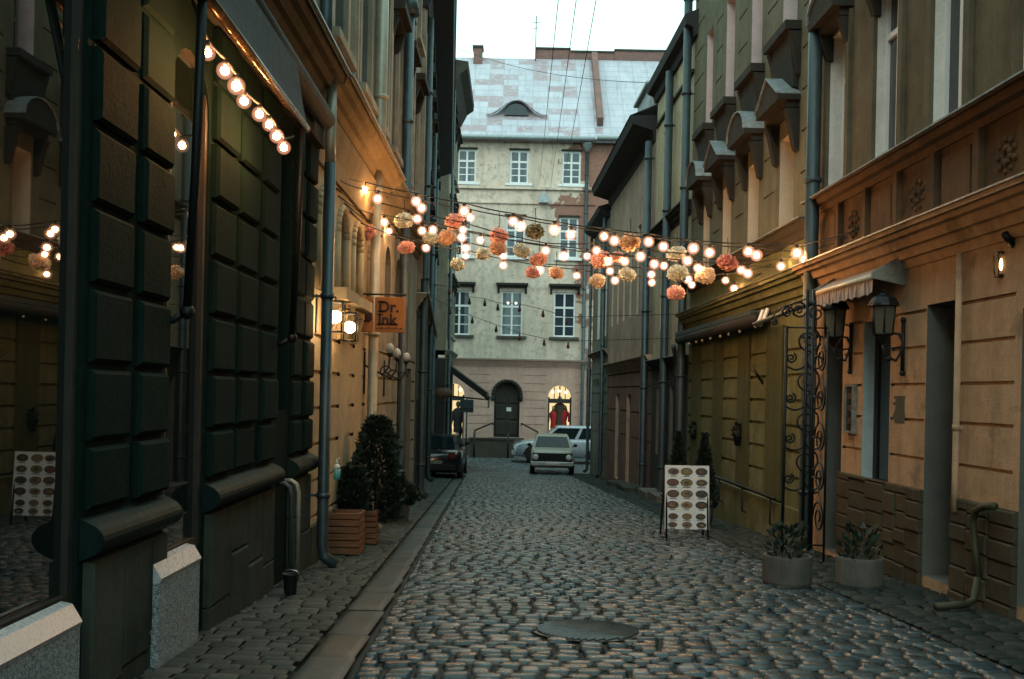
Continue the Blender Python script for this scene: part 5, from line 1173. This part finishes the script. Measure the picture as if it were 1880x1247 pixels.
# round concrete pots
for x0, x1, pyb, h, lab, sd_ in ((1411, 1501, 1079, .27, 'round pale concrete planter with withered plant below the iron trellis', 21), (1546, 1632, 1082, .27, 'round pale concrete planter with low plant before the rubble plinth', 22)):
    p = gp((x0 + x1) / 2, pyb - 4); r = (x1 - x0) / 2 / FPX * p.y; p.y += r * .6; p.z = gz(p.y) - .005; p.x = (((x0 + x1) / 2 - CX) * p.y / FPX) - .02
    t = thing('round_planter', lab, 'planter', p, 'round concrete planters'); mb = MB()
    mb.lathe(p, [(r * .96, 0), (r, .03), (r * 1.0, h - .02), (r * .985, h), (r * .86, h), (r * .85, h - .04), (.01, h - .045)], 28, 0, False); mb.build('pot', M['concrete'], t)
    mb = MB(); mb.lathe(p + Vector((0, 0, h - .044)), [(r * .85, 0), (r * .5, .02), (.01, .03)], 16); mb.build('soil', M['soil'], t)
    leaves(lump(p + Vector((0, 0, h - .03)), r * .8, .30, lambda u: .9 - .3 * u, .35), 170, .06, sd_, .9).build('foliage', M['leaf2'], t)

# ------------------------------------------------------------------ iron trellis
Y = 11.0; TP = lambda px, py: at(px, py, Y)
g = gz(Y); t = thing('iron_trellis', 'black wrought iron scrollwork panel standing beside the peach house doorway', 'trellis', (TP(1470, 700).x, Y, g))
mb = MB()
xs = [TP(1442, 700).x, TP(1479, 700).x, TP(1491, 700).x]
for x in xs: mb.tube([Vector((x, Y, g)), Vector((x, Y, TP(1470, 600).z if x == xs[0] else TP(1470, 532).z))], .019, 6)
for py in (601, 1000): mb.tube([Vector((xs[0], Y, TP(1440, py).z)), Vector((xs[2] + .16, Y, TP(1440, py).z))], .010, 6)
mb.build('upright', M['iron'], t)
mb = MB()
def spiral(c, r, turns, start, sgn, tail=None):
    pts = []; N = int(26 * turns)
    for k in range(N + 1):
        u = k / N; a = start + sgn * u * turns * 6.283; q = r * (1 - .86 * u); pts.append(Vector((c[0] + q * math.cos(a), Y + .012, c[1] + q * math.sin(a))))
    if tail: pts = [Vector((tail[0], Y + .012, tail[1]))] + pts
    mb.tube(pts, .0115, 5)
q = Y / FPX
for k in range(4):
    cz = TP(1480, 625 + 74 * k).z; spiral((xs[1] + .02, cz), 25 * q, 1.9, 1.6, -1); spiral((xs[2] + 8 * q, cz - 37 * q), 20 * q, 1.3, 2.2, 1)
    c2 = TP(1452, 657 + 74 * k); spiral((xs[0] + 10 * q, c2.z), 10 * q, 1.6, 1.2, -1)
    pts = [Vector((xs[0] + (xs[1] - xs[0]) * u, Y + .012, c2.z - 14 * q - 8 * q * math.sin(u * 3.14))) for u in (0, .2, .4, .6, .8, 1)]; mb.tube(pts, .0115, 5)
spiral((TP(1467, 570).x, TP(1467, 570).z), 18 * q, 1.9, 3.3, -1); spiral((TP(1446, 573).x, TP(1446, 573).z), 12 * q, 1.7, -.4, 1); spiral((TP(1422, 592).x, TP(1422, 592).z), 6 * q, 1.3, 1.6, -1); spiral((TP(1500, 575).x, TP(1500, 575).z), 16 * q, 1.6, .5, 1)
mb.tube([TP(1418, 586), TP(1424, 572), TP(1440, 562), TP(1462, 556), TP(1482, 548)], .008, 5); mb.build('scrollwork', M['iron'], t)
t = thing('iron_trellis', 'narrow iron scroll panel set along the wall between trellis and doorway', 'trellis', (XR(11.2) - .28, 11.2, gz(11.2)))
mb = MB(); x = XR(11.3) - .30
for y in (11.05, 11.5): mb.tube([Vector((x, y, gz(y))), Vector((x, y, .75))], .013, 6)
for k in range(5):
    cz = -1.35 + .45 * k; pts = [Vector((x, 11.27 + .2 * (1 - .8 * u / 24) * math.cos(u * .45), cz + .2 * (1 - .8 * u / 24) * math.sin(u * .45))) for u in range(25)]; mb.tube(pts, .0115, 5)
mb.build('scrollwork', M['iron'], t)

# ------------------------------------------------------------------ small things on the pavements
p = FL.p(10.62, on(FL, 603, 862)[1], .1); t = thing('sanitizer_bottle', 'small bottle with teal liquid hanging on the cream wall beside the drainpipe', 'bottle', p)
mb = MB(); mb.lathe(p + Vector((0, 0, -.1)), [(.03, 0), (.036, .01), (.036, .11)], 12); mb.lathe(p + Vector((0, 0, .011)), [(.036, 0), (.034, .03), (.014, .055)], 12, 1); mb.build('body', [plain('teal_liquid', (.08, .33, .33), .2, var=.05), plain('white_plastic', (.7, .75, .76), .3, var=.05)], t)
mb = MB(); mb.lathe(p + Vector((0, 0, .066)), [(.014, 0), (.014, .03), (.006, .035), (.006, .06)], 8); mb.tube([p + Vector((0, 0, .12)), p + Vector((.03, -.02, .125))], .006, 5); mb.build('pump', M['white_frame'], t)
p = gp(505, 1098); p = Vector((-1.72, p.y, gz(p.y) + .035)); t = thing('bucket', 'small dark bucket standing by the stone plinth under the bent pipe', 'bucket', p)
mb = MB(); mb.lathe(p, [(.045, 0), (.048, .01), (.06, .15), (.065, .16), (.058, .16), (.045, .03)], 14); mb.build('body', M['iron'], t)
mb = MB(); mb.tube([p + Vector((0.063 * math.cos(a * .314), 0, .16 + .03 * math.sin(a * .314))) for a in range(11)], .005, 5); mb.build('handle', M['chrome'], t)
for s, lab in ((8.35, 'pale bent vent pipe coming out of the plinth, nearer of the pair'), (8.62, 'pale rusty bent vent pipe beside the zinc drainpipe')):
    zt = on(FL, 545, 874)[1]; mb = MB(); mb.tube([FL.p(s, zt, -.02), FL.p(s, zt, .06), FL.p(s, zt - .03, .1), FL.p(s, zt - .1, .12), FL.p(s, gz(s) + .03, .12)], .021, 8)
    tag(mb.build('bent_pipe', M['pipe_pale'] if s > 8.5 else M['pipe_dark'], None, FL.p(s, gz(s) + .03, .12)), lab, 'pipe')
mb = MB(); pts = [(1850, 930), (1832, 930), (1813, 938), (1808, 960), (1813, 1010), (1818, 1060), (1812, 1095), (1796, 1125), (1780, 1140)]
hp = []
for k, (x, y) in enumerate(pts):
    s, z = on(FR, x, y); hp.append(FR.p(s, z, .10))
mb.tube(hp[:6], .03, 8); e = hp[5]; mb.tube([e, e + Vector((-.04, -.02, -.18)), Vector((e.x - .12, e.y - .05, gz(e.y) + .05)), Vector((e.x - .4, e.y - .15, gz(e.y - .15) + .04))], .03, 8)
tag(mb.build('gas_hose', plain('old_yellow_hose', (.035, .036, .015), .6), None, hp[0]), 'old yellowish hose hanging down the rubble plinth of the peach house', 'hose')
t = thing('low_wall', 'low brown wall with thin posts before the pale house entrance', 'wall', (-1.5, 47.5, -3.15))
a, b = at(862, 806, 47.5), at(943, 834, 47.5); mb = MB(); mb.box(WF, a.x, b.x, -3.2, a.z, 47.5, 47.8); mb.box(WF, a.x - .05, b.x + .05, a.z + .002, a.z + .07, 47.45, 47.85); mb.build('masonry', M['far_plinth'], t)
for px in (871, 933):
    x = at(px, 800, 47.3).x; mb = MB(); mb.tube([Vector((x, 47.3, -3.15)), Vector((x, 47.3, at(px, 798, 47.3).z + .1))], .045, 8); mb.build('post', M['iron'], t)

for px, py, hh_, lab in ((1364, 800, .16, 'small dark wall pot with a drooping plant on the olive house, nearer one'), (1281, 795, .13, 'small dark wall pot on the olive house, farther one by the conifers')):
    s, z = on(FR, px, py); p = FR.p(s, z, .09); t = thing('wall_planter', lab, 'planter', FR.p(s, z, 0), 'wall pots on the olive house'); mb = MB()
    mb.lathe(p, [(.04, -hh_), (.07, -.01), (.075, 0), (.06, 0)], 10); mb.tube([p + Vector((0, 0, -.05)), FR.p(s, z - .05, -.01)], .012, 5); mb.build('pot', M['iron'], t)
    leaves(lump(p + Vector((0, 0, -.02)), .09, .22, lambda u: 1 - .7 * u, .3), 160, .05, int(px), .2).build('foliage', M['leaf2'], t)
s, z = on(FR, 1401, 690); t = thing('wall_bracket', 'small black forked iron bracket on the olive wall near the pilaster', 'bracket', FR.p(s, z, 0)); mb = MB()
for e in (-1, 0, 1): mb.tube([FR.p(s, z - .12, .0), FR.p(s + e * .04, z, .08), FR.p(s + e * .1, z + .1 + (.06 if e == 0 else 0), .16)], [.018, .012, .006], 6)
mb.build('fork', M['iron'], t)
# ------------------------------------------------------------------ cars
def raw(mb, name, mats, parent):
    me = bpy.data.meshes.new(name); me.from_pydata([tuple(v) for v in mb.v], [], mb.f)
    for m in (mats if isinstance(mats, (list, tuple)) else [mats]): me.materials.append(m)
    me.polygons.foreach_set('material_index', mb.m); me.polygons.foreach_set('use_smooth', mb.sm)
    bm = bmesh.new(); bm.from_mesh(me); bmesh.ops.recalc_face_normals(bm, faces=bm.faces); bm.to_mesh(me); bm.free()
    o = bpy.data.objects.new(name, me); COL.objects.link(o); o.parent = parent; return o
M['car_glass'] = glass('car_window_glass', (.008, .016, .018), .06, 1.38, .05)
M['headlamp'] = plain('headlamp_lens', (.75, .76, .74), .12, var=.1); M['taillamp'] = emit('lit_tail_lamp', (1, .07, .04), 4, (.3, .01, .01)); M['taillamp_off'] = plain('dark_tail_lamp', (.12, .01, .01), .25)
def car(label, loc, yaw, paint, secs, gh, W, wheels, wr, nose, style):
    t = thing('parked_car', label, 'car', loc); t.rotation_euler = (0, 0, yaw); mb = MB(); K = 12
    def ring(y, hw, zb, zt):
        h = [(hw * .86, zb), (hw * .97, zb + .06), (hw, zb + (zt - zb) * .45), (hw * .985, zt - .10), (hw * .94, zt - .025), (hw * .80, zt)]
        return [Vector((x, y, z)) for x, z in h] + [Vector((-x, y, z)) for x, z in h[::-1]]
    vs = []
    for s in secs: vs += ring(*s)
    n = len(secs); fs = [(i * K + k, i * K + (k + 1) % K, (i + 1) * K + (k + 1) % K, (i + 1) * K + k) for i in range(n - 1) for k in range(K)] + [tuple(range(K)), tuple(range((n - 1) * K, n * K))]
    mb.add(vs, fs, 0, True)
    (b0, b1, bh, bz), (r0, r1, rh, rz) = gh
    base = [(-bh, b0), (bh, b0), (bh, b1), (-bh, b1)]; mid = .55
    def lvl(f): return [Vector((x0 + (x1 - x0) * f, y0 + (y1 - y0) * f, bz + (rz - bz) * f)) for (x0, y0), (x1, y1) in zip(base, [(-rh, r0), (rh, r0), (rh, r1), (-rh, r1)])]
    A, Bq, Cq = lvl(-.06), lvl(.9), [v + Vector((0, 0, .0)) for v in lvl(1.0)]
    Cq = [Vector((v.x * .93, v.y * .97, v.z)) for v in Cq]
    mb.add(A + Bq + Cq, [(k, (k + 1) % 4, 4 + (k + 1) % 4, 4 + k) for k in range(4)] + [(4 + k, 4 + (k + 1) % 4, 8 + (k + 1) % 4, 8 + k) for k in range(4)] + [(8, 9, 10, 11)], 0)
    hwm = max(s[1] for s in secs)
    for y in wheels:
        for e in (-1, 1):
            ar = [Vector((e * (hwm + .004), y + (wr + .07) * math.cos(a * math.pi / 12), max(.22, wr + (wr + .07) * math.sin(a * math.pi / 12)))) for a in range(13)]; mb.add(ar, [tuple(range(13))], 1)
    body_ = raw(mb, 'body', [paint, M['rubber']], t)
    def glassq(i, j, f0, f1, u0, u1, name):
        lo, hi = lvl(f0), lvl(f1); nrm = (lo[j] - lo[i]).cross(hi[i] - lo[i]).normalized(); c = sum(lo, Vector()) / 4
        if nrm.dot(lo[i] - c) < 0: nrm = -nrm
        q = [lo[i].lerp(lo[j], u0), lo[i].lerp(lo[j], u1), hi[i].lerp(hi[j], u1), hi[i].lerp(hi[j], u0)]
        m_ = MB(); m_.add([v + nrm * .012 for v in q] + [v - nrm * .02 for v in q], [(0, 1, 2, 3), (7, 6, 5, 4), (0, 1, 5, 4), (1, 2, 6, 5), (2, 3, 7, 6), (3, 0, 4, 7)]); raw(m_, name, M['car_glass'], t)
    glassq(0, 1, .06, .86, .06, .94, 'windscreen'); glassq(2, 3, .10, .84, .09, .91, 'rear_window')
    for i, j in ((1, 2), (3, 0)):
        for u0, u1 in ((.06, .47), (.52, .93)): glassq(i, j, .08, .84, u0, u1, 'side_window')
    for y in wheels:
        for e in (-1, 1):
            m_ = MB(); m_.lathe((0, 0, 0), [(wr * .62, -.09), (wr * .95, -.09), (wr, -.05), (wr, .05), (wr * .95, .09), (wr * .62, .09)], 20); m_.v = [Vector((v.z + e * (hwm - .075), v.x + y, v.y + wr)) for v in m_.v]; wh = raw(m_, 'wheel', M['rubber'], t)
            m_ = MB(); m_.lathe((0, 0, 0), [(wr * .62, -.085), (wr * .58, .07), (wr * .2, .085), (wr * .1, .09)], 16); m_.v = [Vector((e * v.z + e * (hwm - .073), v.x + y, v.y + wr)) for v in m_.v]; raw(m_, 'rim', M['chrome'] if style != 'hatch' else M['pipe_dark'], wh)
    f0 = secs[0][0]; r1_ = secs[-1][0]; hwf = secs[0][1]
    XF = Fr((0, f0), (1, 0), (0, -1)); XB = Fr((0, r1_), (1, 0), (0, 1))
    def bx(name, F, *a, m): m_ = MB(); m_.block(F, *a, .012); return raw(m_, name, m, t)
    bx('bumper', XF, -hwf * 1.04, hwf * 1.04, .36, .50, -.05, .09, m=M['chrome'] if style == 'old' else paint); bx('bumper', XB, -hwf * 1.02, hwf * 1.02, .36, .52, -.05, .09, m=M['rubber'] if style != 'suv' else paint)
    if style == 'old':
        bx('grille', XF, -hwf * .93, hwf * .96, .53, .82, -.04, .03, m=M['rubber'])
        for e in (-1, 1):
            for o_ in (.84, .52) if False else (.80,):
                m_ = MB(); m_.lathe((0, 0, 0), [(.105, -.02), (.105, .03), (.09, .045), (.02, .055)], 16); m_.v = [Vector((v.x + e * hwf * o_, f0 - .03 - v.z, v.y + .675)) for v in m_.v]; raw(m_, 'headlight', M['headlamp'], t)
    else:
        for e in (-1, 1): bx('headlight', XF, min(e * hwf * .6, e * hwf * .98), max(e * hwf * .6, e * hwf * .98), .62, .78, -.06, .02, m=M['headlamp'])
        bx('grille', XF, -hwf * .55, hwf * .55, .58, .76, -.04, .012, m=M['rubber'])
    for e in (-1, 1):
        z0, z1 = nose; bx('tail_light', XB, min(e * hwf * .68, e * hwf * .99), max(e * hwf * .68, e * hwf * .99), z0, z1, -.08, .02, m=M['taillamp'] if (style == 'hatch' and e == 1) else M['taillamp_off'])
    bx('number_plate', XF, -.26, .26, .40, .51, .091, .105, m=M['white_frame']); bx('number_plate', XB, -.26, .26, .54, .65, -.02, .03, m=M['white_frame'] if style != 'hatch' else M['dull_frame'])
    for e in (-1, 1):
        m_ = MB(); m_.ball((e * (bh + .12), b0 + .28, bz + .10), .085, 10, 6, 0, (1, .5, .75)); m_.tube([Vector((e * bh * .97, b0 + .3, bz + .03)), Vector((e * (bh + .1), b0 + .28, bz + .08))], .02, 6); raw(m_, 'wing_mirror', M['rubber'], t)
    return t
cream = plain('faded_cream_car_paint', (.30, .29, .23), .35, var=.08, scale=4, coat=.4); silver = plain('silver_car_paint', (.38, .41, .46), .3, metal=.2, var=.02, coat=.6, scale=4); black = plain('black_car_paint', (.012, .013, .014), .2, var=.1, coat=.6, scale=4)
car('old boxy cream car facing the viewer on the cobbles, before the silver car', (at(1017, 860, 36.7).x, 36.7 + 2.0, gz(37.5)), R(-2), cream,
    [(-2.0, .76, .34, .80), (-1.94, .80, .28, .88), (-.95, .81, .24, .95), (1.15, .81, .24, .95), (1.85, .79, .28, .92), (1.95, .74, .34, .84)], ((-.95, 1.25, .76, .95), (-.45, .95, .60, 1.43)), 1.6, (-1.3, 1.15), .29, (.6, .8), 'old')
car('silver estate car passing in the cross street behind the cream car', (2.45, 45.2, -3.15), R(-90), silver,
    [(-2.3, .72, .40, .72), (-2.22, .86, .32, .84), (-1.9, .92, .28, .95), (-1.1, .94, .26, 1.06), (1.5, .94, .26, 1.08), (2.15, .90, .30, 1.06), (2.25, .84, .36, .95)], ((-1.2, 2.12, .84, 1.06), (-.35, 1.85, .68, 1.68)), 1.9, (-1.45, 1.4), .36, (.85, 1.1), 'suv')
xl = (at(790, 800, 34.6).x + at(858, 800, 34.6).x) / 2
car('black hatchback parked on the left with one red tail light glowing', (at(858, 800, 34.6).x - .84, 32.6, gz(33) + .03), R(180), black,
    [(-2.0, .66, .40, .66), (-1.9, .80, .30, .78), (-1.5, .84, .26, .88), (-.8, .85, .24, .96), (1.5, .85, .24, .98), (1.9, .82, .28, .96), (1.98, .76, .34, .86)], ((-1.0, 1.8, .78, .96), (-.25, 1.35, .62, 1.44)), 1.7, (-1.3, 1.2), .31, (.72, .92), 'hatch')
# ------------------------------------------------------------------ light
SUN_EL, SUN_ROT = R(35), R(200)
w = bpy.data.worlds.new('World'); sc.world = w; w.use_nodes = True; nt = w.node_tree; bg = nt.nodes['Background']
sky = nt.nodes.new('ShaderNodeTexSky'); sky.sky_type = 'NISHITA'; sky.sun_disc = False; sky.sun_elevation = SUN_EL; sky.sun_rotation = SUN_ROT
hs = nt.nodes.new('ShaderNodeHueSaturation'); hs.inputs['Saturation'].default_value = .3; nt.links.new(sky.outputs[0], hs.inputs['Color'])
mx = nt.nodes.new('ShaderNodeMix'); mx.data_type = 'RGBA'; mx.inputs[0].default_value = .95; nt.links.new(hs.outputs[0], mx.inputs[6]); mx.inputs[7].default_value = (10.0, 15.2, 14.4, 1)
nt.links.new(mx.outputs[2], bg.inputs['Color']); bg.inputs['Strength'].default_value = .1
sd = bpy.data.lights.new('sun', 'SUN'); sd.energy = .5; sd.angle = R(25); sd.color = (1, .95, .88); so = bpy.data.objects.new('sun', sd); COL.objects.link(so)
so.rotation_euler = (R(90) - SUN_EL, 0, R(180) - SUN_ROT)
sc.view_settings.view_transform = 'Standard'; sc.view_settings.look = 'None'; sc.view_settings.exposure = .3; sc.view_settings.gamma = 1
sc.render.engine = 'CYCLES'; cy = sc.cycles
cy.max_bounces = 6; cy.diffuse_bounces = 4; cy.glossy_bounces = 3; cy.transparent_max_bounces = 8; cy.caustics_reflective = False; cy.caustics_refractive = False
cy.sample_clamp_indirect = 4; cy.use_denoising = True
